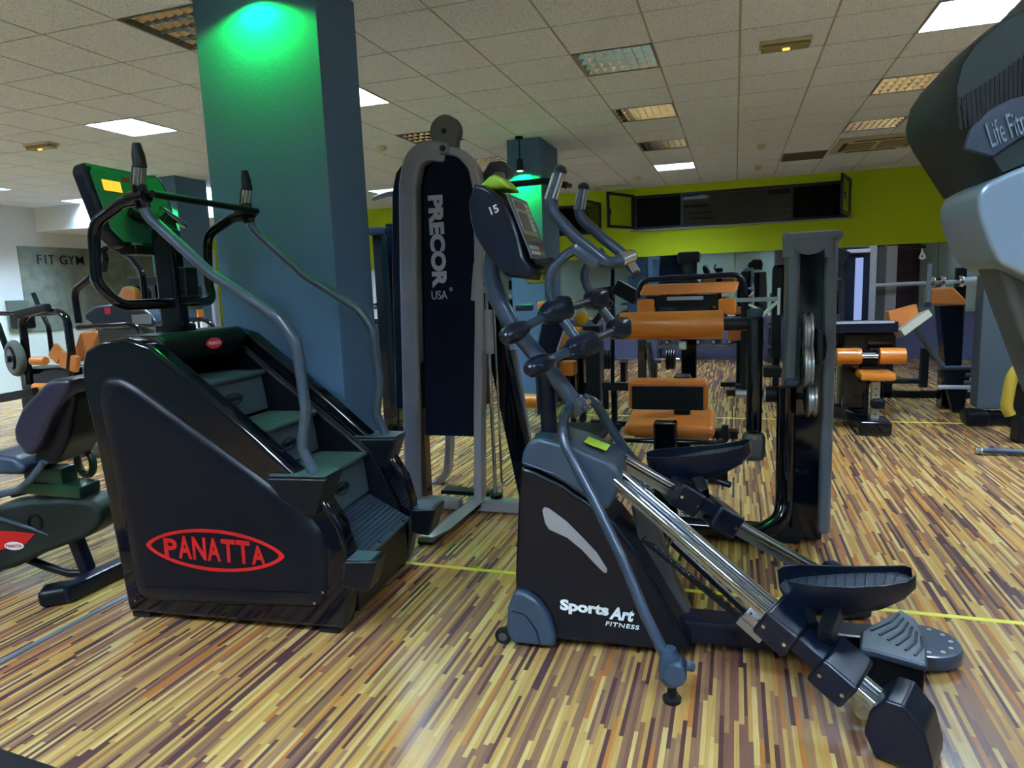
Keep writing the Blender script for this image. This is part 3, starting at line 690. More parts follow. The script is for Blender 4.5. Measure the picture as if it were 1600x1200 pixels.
# rails: two chrome tubes with a channel between, splayed in a V
def lerp(a, c, t): return a + (c - a) * t
RN = (V3((.455, -.085, .765)), E_.z(1396, 1112, .135)); RF = (V3((.50, .09, .765)), E_.z(1305, 905, .16))
def rail_set(A, Z, nm):
    d = (Z - A).normalized(); sd = d.cross(V3((0, 0, 1))).normalized(); up = sd.cross(d).normalized()
    if up.z < 0: up = -up
    b = B()
    b.tube([A + sd * .036, Z + sd * .036], .0165, 0, 16); r = b.done('rail', m_chrome, el)
    b = B(); b.tube([A - sd * .036, Z - sd * .036], .0165, 0, 16); b.done('rail', m_chrome, el)
    b = B(); b.bar(A - up * .018, Z - up * .018, .045, .012, .002, up); b.bar(A - up * .035, Z - up * .035, .02, .03, .002, up); b.done('channel', m_brushed, r)
    return d, sd, up
dn, sn, un = rail_set(*RN, 'near'); df, sf, uf = rail_set(*RF, 'far')
# base beam
b = B(); b.bar((.62, 0, .085), (1.50, 0, .075), .13, .10, .018); bm_ = b.done('base_beam', m_navy, el)
b = B()
for u in (.95, 1.12): b.cyl((u, -.065, .085), (u, -.070, .085), .014, n=12)
b.done('beam_plugs', m_blackp, bm_)
# rear step-over block, disc and end caps
q = [E_.z(x, y, .185) for x, y in ((1345, 985), (1407, 951), (1430, 965), (1447, 998), (1450, 1040), (1372, 1018), (1343, 1012))]
b = B(); b.prism(q, (0, 0, -.03), .010); stp = b.done('step_over_plate', m_slate, el)
b = B(); q2 = [lerp(p, V3((1.55, 0, .15)), .08) - V3((0, 0, .03)) for p in q]; b.prism(q2, (0, 0, -.153), .01); b.done('step_over_block', m_blackp, stp)
b = B()
for k in range(6):
    t = (k + .7) / 6.6
    a = lerp(q[0], q[4], t); c = lerp(q[1], q[3], t); a = lerp(q[0], lerp(q[5], q[4], .9), t); m_ = lerp(a, c, .5) + V3((.015, 0, 0))
    b.tube([lerp(a, c, .12) + V3((0, 0, .001)), m_ + V3((0, 0, .001)), lerp(a, c, .88) + V3((0, 0, .001))], .005, .1, 8)
b.done('grip_ribs', m_slate2, stp)
dc = E_.z(1440, 1000, .07)
b = B(); b.lathe((dc.x, dc.y, .0), (0, 0, 1), [(0, .10), (.02, .135), (.055, .14), (.07, .132), (.073, .12)], 36); ds = b.done('rear_disc', m_slate2, el)
for k in range(12):
    a = k * .52; b = B(); b.cyl((dc.x + .10 * math.cos(a), dc.y + .10 * math.sin(a), .072), (dc.x + .10 * math.cos(a), dc.y + .10 * math.sin(a), .0755), .009, n=8); b.done('disc_mark', m_print, ds)
def end_cap(A, Z, d, sd, outer):
    """rounded foot box that closes the rail and stands on the floor"""
    h = V3((d.x, d.y, 0)).normalized(); s2 = V3((-h.y, h.x, 0))
    c = V3((Z.x, Z.y, 0))
    prof = [(-.065, .08), (-.05, .16), (-.01, .215), (.04, .215), (.10, .15), (.125, .06), (.125, .012), (-.03, .012)]
    b = B(); b.prism([c + h * a + V3((0, 0, z)) + s2 * -.085 for a, z in prof], s2 * .17, .011, 3, 15); o = b.done('end_foot', m_navy, el)
    b = B(); b.box(c + V3((.03 * h.x, .03 * h.y, .007)), (.10, .10, .014), .003); b.done('rubber_pad', m_rubber, o)
end_cap(*RN, dn, sn, -1); end_cap(*RF, df, sf, 1)
# carriages and pedals
def carriage(A, d, sd, up, t0, t1, par_name='carriage'):
    b = B(); c0 = A + d * t0; c1 = A + d * t1
    b.bar(lerp(c0, c1, .18) , lerp(c0, c1, .82), .17, .055, .010, up); r = b.done(par_name, m_navy, el)
    for f in (.12, .86):
        b = B(); c = lerp(c0, c1, f) - up * .012; b.bar(c - d * .062, c + d * .062, .205, .105, .014, up, 4); k = b.done('roller_block', m_navy, r)
        for e in (-.04, .04):
            g = B(); p = c + d * e + sd * (.104 if sd.y < 0 else -.104); g.cyl(p, p + sd * (.003 if sd.y < 0 else -.003), .007, n=8); g.done('screw', m_steel, k)
    return r
Ln = (RN[1] - RN[0]).length
def t_on(A, d, px, py):
    """distance along a rail of the spot nearest to a measured direction"""
    ry = E_.ray(px, py); ry = V3((ry.dot(E_.U), ry.dot(E_.V), ry.z)).normalized(); o = E_.loc(CAM)
    w0 = A - o; bb = d.dot(ry); den = 1 - bb * bb
    return (bb * ry.dot(w0) - d.dot(w0)) / den
ta, tb = t_on(RN[0], dn, 1215, 960), t_on(RN[0], dn, 1335, 1058)
cn = carriage(RN[0], dn, sn, un, ta, tb)
tc_, td_ = t_on(RF[0], df, 1050, 778), t_on(RF[0], df, 1122, 812)
tc_, td_ = tc_, tc_ + .26
cf = carriage(RF[0], df, sf, uf, tc_, td_)
def pedal(P, Q, wd, roll, par, base, up0):
    """boat-shaped foot pedal from toe P to heel Q"""
    d = (Q - P); L = d.length; d.normalize(); s = V3((0, 0, 1)).cross(d).normalized(); n = d.cross(s)
    # footprint half-widths along the length
    prof = [(0, .045), (.06, .072), (.2, .088), (.45, .088), (.7, .080), (.88, .066), (.97, .045), (1, .02)]
    lipn = [.060, .058, .050, .035, .026, .026, .034, .036]; dep = [.015, .05, .075, .085, .075, .05, .025, .012]
    rings = []
    for (t, hw), lp, dp in zip(prof, lipn, dep):
        c = P + d * (t * L); hw *= wd
        rings.append([c - s * hw + n * lp, c - s * (hw - .010) + n * lp, c - s * (hw - .012) + n * .004, c + s * (hw - .012) + n * .004, c + s * (hw - .010) + n * lp, c + s * hw + n * lp,
                      c + s * (hw * .92) - n * dp * .5, c + s * (hw * .62) - n * dp, c - s * (hw * .62) - n * dp, c - s * (hw * .92) - n * dp * .5])
    b = B(); b.loft(rings); b._bev(list(b.bm.verts), .004, 2, 50); pd = b.done('pedal', m_navy, par, None, 0, 45)
    b = B()
    m_ = 24
    left = [P + d * L * t - s * (hw * wd - .018) + n * .007 for t, hw in prof[:-1]]; right = [P + d * L * t + s * (hw * wd - .018) + n * .007 for t, hw in prof[:-1]][::-1]
    b.prism(left + right, n * -.006, 0); b.done('tread_mat', m_rail, pd)
    b = B()
    for k in range(11):
        t = .10 + k * .075; hw = float(np.interp(t, [q_[0] for q_ in prof], [q_[1] for q_ in prof])) * wd - .028
        c = P + d * (t * L) + n * .0085
        b.bar(c - s * hw - d * .02, c + s * hw + d * .03, .006, .003, 0, n)
    b.done('tread_grooves', m_navy, pd)
    b = B(); c = P + d * L * .42 - n * .06; b.bar(c, base, .09, .05, .01, d); b.bar(P + d * L * .18 - n * .05, lerp(base, P, .25), .06, .03, .008, d); b.done('pedal_bracket', m_blackp, pd)
    return pd
pn_, qn_ = E_.z(1222, 922, .395), E_.z(1428, 905, .44)
pedal(pn_, qn_, 1.05, 0, cn, RN[0] + dn * (ta * .45 + tb * .55) + un * .03, un)
pf_, qf_ = E_.z(1014, 730, .66), E_.z(1172, 702, .70)
dlt = E_.v(1014, 730, .30); 
pf_ = E_.v(1014, 730, .27); qf_ = E_.v(1174, 700, .30)
pedal(pf_, qf_, 1.0, 0, cf, RF[0] + df * (tc_ + .12) + uf * .03, uf)
b = B(); a = E_.v(1118, 750, .28); c = E_.v(1142, 758, .26); b.cyl(a, c, .014, n=12, b=.003); b.done('adjuster_knob', m_blackp, cf)
# drive links on the housing side: toothed rack, strut and silver clamp
r0, r1 = E_.v(1004, 842, -.10), E_.v(1180, 985, -.30)
b = B(); b.bar(r0, r1, .018, .018, .002); d = (r1 - r0); 
n_ = 44; dd2 = d.normalized(); up2 = V3((-dd2.z, 0, dd2.x)); up2 = up2 if up2.z > 0 else -up2
for k in range(n_): p = r0 + d * ((k + .5) / n_); b.bar(p + up2 * .008, p + up2 * .016, .018, .007, 0, dd2)
b.done('toothed_rack', m_blackp, el)
b = B(); b.bar(E_.v(1050, 848, -.08), E_.v(1172, 962, -.28), .016, .022, .003); b.done('link_strut', m_blackp, el)
c = E_.v(1182, 972, -.30); b = B(); b.bar(c - dn * .045 + un * .01, c + dn * .075 + un * .01, .07, .03, .003, un); b.bar(c - dn * .05 - un * .03, c + dn * .05 - un * .03, .05, .035, .003, un); cl_ = b.done('rack_clamp', m_brushed, el)
b = B()
for i in range(3):
    for j in (-1, 1): p = c + dn * (-.03 + .035 * i) + sn * j * .022 + un * .026; b.cyl(p, p + un * .003, .005, n=8)
b.done('clamp_screws', m_blackp, cl_)
c = E_.z(1346, 1106, .07); b = B(); b.cyl(c - V3((0, .03, 0)), c + V3((0, .03, 0)), .026, n=18, b=.005); b.done('bumper_roller', m_beige, el)
# swing linkage
def link(px0, px1, pxf, knob_r):
    a = E_.v(*px0, -.42); c = E_.v(*px1, -.20); e = E_.v(*pxf, .18)
    b = B(); b.tube([lerp(a, c, .25), c], .017, 0, 14); l = b.done('link_bar', m_slate2, el)
    b = B(); b.tube([c, e], .017, 0, 14); b.done('link_bar', m_slate2, el)
    d = (c - a).normalized(); b = B(); b.lathe(a - d * .015, d, [(0, .018), (.012, .030), (.04, .036), (.08, .035), (.115, .026), (.125, .02)], 18); b.done('end_knob', m_navy, l)
    return a, c, e
u0 = link((790, 527), (868, 486), (930, 469), .03); l0 = link((828, 577), (908, 540), (965, 514), .03)
def joint(c, dirs, par):
    d = dirs.normalized(); a_ = V3((0, 0, 1)).cross(d).normalized(); n_ = d.cross(a_)
    def sq(t, h):
        out = []
        for k in range(24):
            q = 2 * math.pi * k / 24 + .13; x_, y_ = math.cos(q), math.sin(q); m_ = (abs(x_) ** 5 + abs(y_) ** 5) ** .2
            out.append(c + d * t + a_ * (x_ / m_ * h) + n_ * (y_ / m_ * h))
        return out
    b = B(); b.loft([sq(-.080, .016), sq(-.074, .024), (sq(-.045, .036)), sq(-.01, .043), sq(.045, .045), sq(.058, .041), sq(.062, .034)])
    o = b.done('joint_clamp', m_navy, par)
    b = B()
    for k in (-.016, .016): b.bar(c - d * .045 + V3((0, -.040, k)), c + d * .035 + V3((0, -.048, k * 1.3)), .007, .006, .001)
    b.done('joint_slots', m_slate2, o)
    b = B(); b.cyl(c + V3((.012, -.056, .0)), c + V3((.012, -.046, .0)), .010, n=12); b.done('pivot_bolt', m_blackp, o); return o
def swing(pxs, handle, grip, v, vend, mirror):
    pts = [E_.v(x, y, v) for x, y in pxs]
    b = B(); b.tube(pts, .019, .10, 16); ar = b.done('swing_arm', m_slate2, el)
    hp = [E_.v(x, y, v + w_) for x, y, w_ in handle]
    b = B(); b.tube(hp, [.021] + [.0225] * (len(hp) - 2) + [.022], .06, 18); hb = b.done('handlebar', m_slate2, ar)
    b = B(); d = (hp[0] - hp[1]).normalized(); b.lathe(hp[0] - d * .01, d, [(0, .024), (.012, .025), (.022, .018), (.028, .006)], 16); b.done('grip_end', m_navy, hb)
    a, c = lerp(hp[0], hp[1], .10), lerp(hp[0], hp[1], .78)
    b = B()
    for s_ in (-.014, .014): b.tube([a + V3((s_, -.012, 0)), c + V3((s_, -.012, 0))], .012, 0, 10)
    b.done('pulse_plate', m_steel, hb)
    e0, e1 = hp[-2], hp[-1]
    b = B(); b.tube([lerp(e0, e1, .45), lerp(e0, e1, .95)], .0245, 0, 16); b.done('end_plate', m_steel, hb)
    return ar
a1 = swing([(912, 545), (870, 488), (858, 452), (862, 422), (884, 398), (908, 385)], [(876, 266, 0), (857, 325, 0), (900, 372, 0), (952, 414, .02), (990, 398, .10)], None, -.20, 0, 1)
a2 = swing([(968, 520), (930, 470), (916, 446), (912, 424), (926, 404), (944, 392)], [(912, 292, 0), (904, 338, 0), (945, 375, 0), (975, 398, -.01), (994, 430, -.06)], None, .18, 0, 1)
for (a, c, e), (par) in ((u0, None), (l0, None)):
    joint(c, (c - a), a1); joint(e, (e - c), a2)
b = B(); p = E_.v(895, 385, -.20); q = E_.v(935, 415, -.20); b.bar(p, q, .05, .045, .015); b.done('handle_bracket', m_slate2, a1)
b = B(); p = E_.v(925, 398, .18); q = E_.v(950, 412, .18); b.bar(p, q, .05, .06, .015); b.done('handle_bracket', m_slate2, a2)
# console
cw = .17
cpx = [(741, 287), (756, 290), (782, 308), (798, 338), (810, 372), (818, 405), (832, 424), (829, 436), (790, 431), (760, 398), (742, 368), (735, 345), (732, 315)]
def prof_at(v, shrink, cx=None):
    pts = E_.vs(cpx, -cw); c = sum(pts, V3((0, 0, 0))) / len(pts)
    return [V3((c.x + (p.x - c.x) * shrink, v, c.z + (p.z - c.z) * shrink)) for p in pts]
b = B(); b.loft([prof_at(-cw - .012, .90), prof_at(-cw, .985), prof_at(-cw + .03, 1.02), prof_at(.0, 1.03), prof_at(cw + .06, 1.02), prof_at(cw + .115, .98), prof_at(cw + .135, .88)]); con = b.done('console', m_navy, el, None, 0, 50)
E4 = E_.vs(cpx, -cw); FA, FB = E4[2], E4[5]      # display face runs from FA down to FB in side view
fx = (FB - FA); fl = fx.length; fx.normalize(); fn = V3((-fx.z, 0, fx.x)); fn = fn if fn.x > 0 else -fn
def cface(y, t, h=0): return V3((FA.x, 0, FA.z)) + V3((0, y, 0)) + fx * (t * fl) + fn * (h + .018)
b = B(); b.prism([cface(-.145, -.05), cface(-.13, 1.02), cface(.17, 1.02), cface(.185, -.05)], fn * .006, .003); fc = b.done('console_face', M('slate_face_plate', (.09, .12, .17, 1), .35), con)
def cpatch(y0, y1, t0, t1, name, mat, h=.007):
    b = B(); b.prism([cface(y0, t0, h), cface(y1, t0, h), cface(y1, t1, h), cface(y0, t1, h)], fn * .002, .0006); return b.done(name, mat, fc)
cpatch(-.10, .14, .02, .60, 'display_surround', m_print, .006); cpatch(-.085, .06, .05, .18, 'display_window', m_screen, .009); cpatch(-.085, .06, .24, .54, 'display_window', m_screen, .009)
for k in range(6): cpatch(.075, .13, .05 + k * .085, .10 + k * .085, 'membrane_key', m_white, .009)
cpatch(-.12, .15, .60, .625, 'lime_strip', m_lime, .008); cpatch(-.12, .15, .64, .74, 'dark_strip', m_screen, .008)
for k in range(4):
    for j in range(2): cpatch(-.11 + k * .042, -.075 + k * .042, .80 + j * .09, .86 + j * .09, 'keypad_key', m_white, .008)
cpatch(.08, .11, .80, .86, 'stop_key', m_red, .009); cpatch(.08, .11, .89, .95, 'start_key', m_lime, .009)
b = B(); p = cface(.02, 1.03, .02); b.prism([cface(-.10, 1.03, .0), cface(.14, 1.03, .0), cface(.12, 1.10, .075), cface(-.08, 1.10, .075)], fx * .025, .008); b.done('reading_shelf', m_navy, con)
tp = E_.v(770, 290, 0); b = B(); b.prism([V3((tp.x - .05, -.085, tp.z - .02)), V3((tp.x + .02, -.085, tp.z + .035)), V3((tp.x + .06, -.085, tp.z + .02)), V3((tp.x + .10, -.085, tp.z - .03))], (0, .17, 0), .018, 3); b.done('lime_crest', m_lime, con)
bt = E_.v(834, 432, -.02); b = B(); b.box((bt.x, 0.02, bt.z), (.07, .10, .06), .02); lk = b.done('lime_speaker', m_lime, con)
b = B(); [b.box((bt.x + .036, .02, bt.z + k * .011), (.003, .05, .005)) for k in (-1, 0, 1)]; b.done('speaker_slots', m_blackp, lk)
s0 = E_.v(768, 336, -cw - .012); text('15', V3((s0.x, -cw - .0125, s0.z)), (1, 0, .35), (-.35, 0, 1), .034, .03, m_white, 'side_mark', con, .02, .003)
b = B(); c = E_.v(786, 347, -cw - .012); b.cyl((c.x, -cw - .012, c.z), (c.x, -cw - .015, c.z), .009, n=14); b.done('socket', m_blackp, con)
# ================================================================== SELECTORISED TOWER with lettered shroud
P_ = Frame(-1.86, 4.15, 0)
pt = thing('weight_tower', 'tall silver-framed weight tower with a dark blue lettered shroud, between stair climber and elliptical', 'weight machine', P_)
def PV(px, v=0): return P_.vs(px, v)
# left upright bending over into the top arch
lft = PV([(650, 792), (646, 600), (642, 420), (641, 290), (648, 248), (672, 236), (700, 240)])
lft[0].z = .06
def flatbar(b, pts, wd, dp, fil):
    """rectangular section following points in the plane of v: width wd in plane, depth dp in v"""
    pts = [V3(p) for p in pts]; P = [pts[0]]
    for i in range(1, len(pts) - 1):
        a, c, d = pts[i - 1], pts[i], pts[i + 1]; e1, e2 = a - c, d - c; l1, l2 = e1.length, e2.length; e1 /= l1; e2 /= l2
        an = math.pi - e1.angle(e2); t = min(fil * math.tan(an / 2), l1 * .45, l2 * .45) if an > .02 else 0
        if t == 0: P.append(c); continue
        for j in range(6): f = j / 5; P.append((1 - f) ** 2 * (c + e1 * t) + 2 * f * (1 - f) * c + f * f * (c + e2 * t))
    P.append(pts[-1]); L, R = [], []
    for i, p in enumerate(P):
        d = (P[min(i + 1, len(P) - 1)] - P[max(i - 1, 0)]).normalized(); n = V3((d.z, 0, -d.x)); L.append(p + n * wd / 2); R.append(p - n * wd / 2)
    b.prism([q - V3((0, dp / 2, 0)) for q in L + R[::-1]], (0, dp, 0), min(wd, dp) * .22, 3, 40); return b
b = B(); flatbar(b, lft, .125, .11, .12); b.done('left_upright', m_silver, pt)
b = B(); b.box((lft[0].x + .085, .02, (.05 + 1.0) / 2), (.04, .09, .98), .006); b.done('left_upright_side', M('brown_reflection_metal', (.16, .11, .08, 1), .2, .8), pt)  # side of the left upright, its brown reflection put into the colour
rgt = PV([(751, 800), (750, 650), (752, 480), (750, 300), (742, 262), (722, 240), (700, 236)], .0); rgt[0].z = .06
b = B(); flatbar(b, rgt, .055, .11, .12); b.done('right_upright', m_silver, pt)
# shrouds
sh = PV([(664, 680), (662, 480), (661, 290), (668, 262), (684, 244), (706, 236), (726, 240), (738, 258), (743, 290), (745, 400), (757, 432), (754, 560), (751, 683)], -.03)
b = B(); b.prism(sh, (0, .03, 0), .008, 3, 30); shr = b.done('front_shroud', m_fabric, pt)
sh2 = PV([(618, 640), (612, 430), (612, 300), (618, 270), (632, 250), (660, 240), (720, 240), (735, 262), (742, 300), (748, 640)], .10)
b = B(); b.prism(sh2, (0, .25, 0), .012, 3, 30); b.done('rear_shroud', m_navy, pt)
a, c = P_.v(668, 306, -.03), P_.v(676, 450, -.03); Xd = (c - a); a2 = P_.v(694, 306, -.03)
xd = V3((Xd.x, 0, Xd.z)).normalized(); yd = V3((-xd.z, 0, xd.x))
text('PRECOR', V3((a.x, -.0315, a.z)), xd, yd, Xd.length, .105, m_print, 'lettering', shr, .055, .003)
a, c = P_.v(675, 468, -.03), P_.v(703, 467, -.03)
text('USA', V3((a.x, -.0315, a.z)), (1, 0, 0), (0, 0, 1), .110, .055, m_print, 'small_lettering', shr, 0, .003)
c = P_.v(705, 452, -.031); b = B(); b.torus((c.x, -.032, c.z), (0, 1, 0), .010, .002, 16, 6); text('R', (c.x - .004, -.0325, c.z - .005), (1, 0, 0), (0, 0, 1), .008, .010, m_print, 'registered_letter', shr, 0, .002); b.done('registered_ring', m_print, shr)
# pulley housing on top
c = P_.v(697, 206, 0)
disc = [V3((c.x + .098 * math.cos(t), -.03, c.z + .098 * math.sin(t))) for t in [math.radians(x) for x in range(-40, 221, 13)]]
disc += [V3((c.x - .088, -.03, c.z - .14)), V3((c.x + .070, -.03, c.z - .14))]
b = B(); b.prism(disc, (0, .012, 0), .002, 2, 40); b.prism([p + V3((0, .06, 0)) for p in disc], (0, .012, 0), .002, 2, 40); pc_ = b.done('pulley_guard', M('mid_grey_painted_steel', (.13, .135, .14, 1), .45, .3), pt)
b = B(); b.cyl((c.x, -.036, c.z), (c.x, .06, c.z), .016, n=14); b.cyl((c.x, -.012, c.z), (c.x, .018, c.z), .08, n=28); b.done('pulley_wheel', m_blackp, pc_)
c = P_.v(695, 233, -.05); b = B(); b.box((c.x, -.055, c.z), (.065, .05, .06), .008); bk = b.done('pulley_bracket', m_silver, pt)
b = B(); b.cyl((c.x, -.08, c.z), (c.x, -.088, c.z), .018, n=14); b.done('bolt', m_blackp, bk)
# base
b = B(); a = PV([(743, 804), (830, 806)], 0); b.bar((a[0].x - .05, 0, .05), (a[0].x + 1.0, 0, .05), .09, .08, .012); b.done('base_beam', m_silver, pt)
b = B(); b.prism([(.12 - .05, -.64, .0), (.14 - .05, -.66, .055), (.16, -.56, .07), (.19, -.10, .09), (.19, -.02, .09), (.10, -.02, .02), (.07, -.5, .0)], (.10, 0, 0), .012); b.box((-.20, -.02, .05), (.62, .08, .07), .012); bf = b.done('front_foot', m_silver, pt)
b = B(); b.cyl((.235, -.045, .055), (.235, -.075, .055), .028, n=16, b=.004); b.done('foot_bolt', m_blackp, bf)
b = B(); b.box((.13, -.60, .008), (.09, .10, .016), .003); b.done('rubber_pad', m_rubber, bf)
b = B(); b.box((.10, .12, .09), (.36, .10, .03), .006); b.done('black_base_plate', m_blackp, pt)
# silver bracket, cylinder and guide rods
br = PV([(738, 398), (748, 386), (757, 378), (760, 395), (760, 470), (743, 470), (738, 440)], -.02)
b = B(); b.bar(P_.v(742, 470, -.02), P_.v(746, 410, -.02), .05, .03, .006, (0, 1, 0)); b.bar(P_.v(746, 410, -.02), P_.v(762, 385, -.02), .05, .03, .006, (0, 1, 0)); b.bar(P_.v(743, 452, -.02), P_.v(766, 452, -.02), .05, .03, .006, (0, 1, 0)); b.done('pulley_bracket', m_silver, pt)
cy0, cy1 = P_.v(764, 553, .02), P_.v(762, 484, .02)
b = B(); b.cyl((cy0.x, .02, cy0.z), (cy0.x, .02, cy1.z), .036, n=20, b=.006); b.done('counterweight', m_silver, pt)
b = B(); b.tube([(cy0.x + .005, .02, .08), (cy0.x, .02, cy1.z + .12)], .0125, 0, 12); b.tube([(cy0.x + .045, .04, .08), (cy0.x + .04, .04, cy1.z + .3)], .008, 0, 10); b.done('guide_rods', m_chrome, pt)
b = B(); b.cyl((cy0.x + .01, .02, .09), (cy0.x + .01, .02, .12), .042, n=18, b=.006); b.done('rod_collar', m_blackp, pt)
# curved silver rear leg
b = B(); rl = P_.vs([(702, 560), (703, 700), (700, 735), (688, 752), (676, 758)], .55); flatbar(b, rl, .05, .09, .12); r_ = b.done('rear_leg', m_silver, pt)
b = B(); b.box((rl[-1].x + .0, .55, rl[-1].z - .03), (.10, .10, .03), .006); b.tube([(rl[-1].x, .55, rl[-1].z - .02), (rl[-1].x, .55, .0)], .02, 0, 10); b.done('rear_foot', m_dgrey, r_)
b = B(); b.tube([(rl[0].x, .55, rl[0].z - .02), (rl[0].x, .20, rl[0].z + .25)], .03, 0, 10); b.done('rear_brace', m_silver, r_)
# raked black frame leg and upper cable arm with bar
b = B(); a, c = P_.v(752, 420, .25), P_.v(822, 745, .25); d = (c - a) / (a.z - c.z); g = V3((c.x + d.x * (c.z - .02), .25, .02)); b.bar(a, g, .10, .135, .01, (1, 0, 0)); b.done('raked_leg', m_gloss, pt)
b = B(); a, c = P_.v(800, 545, .45), P_.v(829, 720, .45); d = (c - a) / (a.z - c.z); g = V3((c.x + d.x * (c.z - .02), .45, .02)); b.bar(a, g, .05, .06, .008, (1, 0, 0)); b.done('silver_brace', m_silver, pt)
b = B(); q = PV([(757, 300), (754, 270), (764, 252), (784, 250), (797, 262), (796, 276), (782, 280), (776, 300)], .25); b.prism(q, (0, .10, 0), .015); arm = b.done('upper_arm', m_dgrey, pt)
b = B(); a = P_.v(779, 279, .2); b.box((a.x, .22, a.z), (.07, .06, .08), .01); b.done('arm_bracket', m_silver, arm)
b = B(); b.tube([P_.v(782, 281, .18), P_.v(800, 288, .18), P_.v(850, 282, .18), P_.v(868, 284, .18), P_.v(893, 291, .18)], .014, .05, 12); hb_ = b.done('pull_bar', m_dgrey, arm)
b = B(); b.tube([P_.v(800, 288, .18), P_.v(850, 283, .18), P_.v(868, 285, .18), P_.v(886, 290, .18)], .021, .05, 12); b.done('foam_sleeve', m_rubber, hb_)
b = B(); b.tube([P_.v(583, 311, .3), P_.v(604, 304, .3), P_.v(622, 302, .3)], [.016, .02, .02], .03, 12); b.done('left_handle', m_silver, pt)
# ---------------------------------------------------------------- black cable frame seen in the gap beside the column
F2 = Frame(-3.3, 6.2, 0)
cf_ = thing('cable_machine', 'dark cable machine frame glimpsed in the gap between column and silver tower', 'weight machine', F2)
b = B(); a, c = F2.v(592, 368, 0), F2.v(604, 560, 0); d = (c - a) / (a.z - c.z); b.bar(a, V3((c.x + d.x * (c.z - .01), 0, .01)), .10, .10, .01, (1, 0, 0)); b.done('leg', m_gloss, cf_)
b = B(); a, c = F2.v(612, 350, .2), F2.v(614, 560, .2); b.bar(a, V3((c.x, .2, .01)), .10, .10, .01, (1, 0, 0)); b.done('leg', m_gloss, cf_)
b = B(); a, c = F2.v(578, 362, -.05), F2.v(606, 361, -.05); b.bar(a, c, .08, .08, .02); b.done('pivot', m_navy, cf_)
b = B(); b.box((F2.v(600, 500, 0).x, .1, .05), (.8, .12, .08), .01); b.done('base', m_blackp, cf_)

# ================================================================== PRONE LEG CURL with tall stack tower (right of centre)
G = Frame(.30, 4.05, 0)
gt = thing('leg_curl_machine', 'leg curl machine with a tall grey and black stack tower and one long orange roller', 'weight machine', G)
def GV(px, v=0): return G.vs(px, v)
xl = G.v(1224, 600, 0).x; xr = G.v(1297, 600, .1).x; ztop = G.v(1262, 368, 0).z; W_ = xr - xl
zl = ztop - .02
zc1 = G.v(1232, 597, -.1).z
b = B(); b.box((xl + .033, .02, (zl + zc1) / 2), (.065, .26, zl - zc1), .02, None, 4); b.done('side_shell', m_shell, gt, 'grey side shell')
b = B(); b.box((xr - .035, .04, zl / 2 + .04), (.065, .30, zl - .08), .02, None, 4); b.done('side_shell', m_shell, gt, 'grey side shell')
b = B(); b.box(((xl + xr) / 2 - .0, .03, zl / 2 + .01), (W_ - .08, .24, zl - .04), .02, None, 3); b.done('black_core', m_gloss, gt)
zc2 = G.v(1232, 597, -.1).z
b = B(); b.box((xl + .036, .0, zc2), (.082, .29, .05), .016, None, 3); b.done('grey_collar', m_slate2, gt)
tp_ = GV([(1223, 364), (1302, 362), (1300, 382), (1288, 389), (1278, 397), (1248, 397), (1238, 388), (1226, 376)], -.12)
b = B(); b.prism([(xl - .005, -.13, ztop + .01), (xl - .005, .2, ztop + .035), (xl - .005, .2, ztop - .06), (xl - .005, -.13, ztop - .03)], (W_ + .02, 0, 0), .010); tc = b.done('top_cap', m_shell, gt)
b = B(); b.prism(GV([(1223, 368), (1302, 366), (1300, 402), (1289, 402), (1288, 389), (1279, 395), (1265, 398), (1250, 396), (1242, 389), (1240, 402), (1224, 402)], -.128), (0, .06, 0), .004); b.done('cap_lip', m_shell, tc)
def pulley(px, py, v, ry, par, nm='pulley'):
    c = G.v(px, py, v); b = B(); b.lathe(c - V3((.025, 0, 0)), (1, 0, 0), [(0, ry * .6), (.004, ry), (.014, ry), (.018, ry * .86), (.032, ry * .86), (.036, ry), (.046, ry), (.05, ry * .6)], 32)
    p = b.done(nm, m_brushed, par); b = B(); b.cyl(c - V3((.027, 0, 0)), c + V3((.027, 0, 0)), ry * .55, n=20); b.done('pulley_hub', m_blackp, p); return p
pulley(1262, 520, -.12, .105, gt); pulley(1262, 572, -.15, .12, gt); pulley(1268, 625, -.16, .09, gt)
b = B(); b.prism(GV([(1277, 514), (1290, 522), (1293, 540), (1291, 562), (1282, 572), (1276, 572)], -.22), (0, .14, 0), .015); b.done('pulley_cover', m_gloss, gt)
# floor frame
b = B(); b.tube([G.v(1229, 604, -.10), G.v(1226, 785, -.10), G.v(1222, 812, -.14), V3((G.v(1190, 826, -.15).x, -.15, .075)), V3((G.v(1110, 805, -.1).x, -.12, .075)), V3((G.v(1000, 800, -.1).x, -.1, .075))], .05, .12, 18); ff = b.done('floor_frame', m_gloss, gt)
xm = G.v(1040, 700, .3).x
b = B(); b.box((xm, .45, .06), (.10, 1.3, .09), .015); b.box((xm, 1.05, .05), (.75, .10, .08), .012); b.box(((xm + xl) / 2, -.05, .05), (xl - xm + .2, .12, .08), .015); b.done('cross_beams', m_blackp, gt)
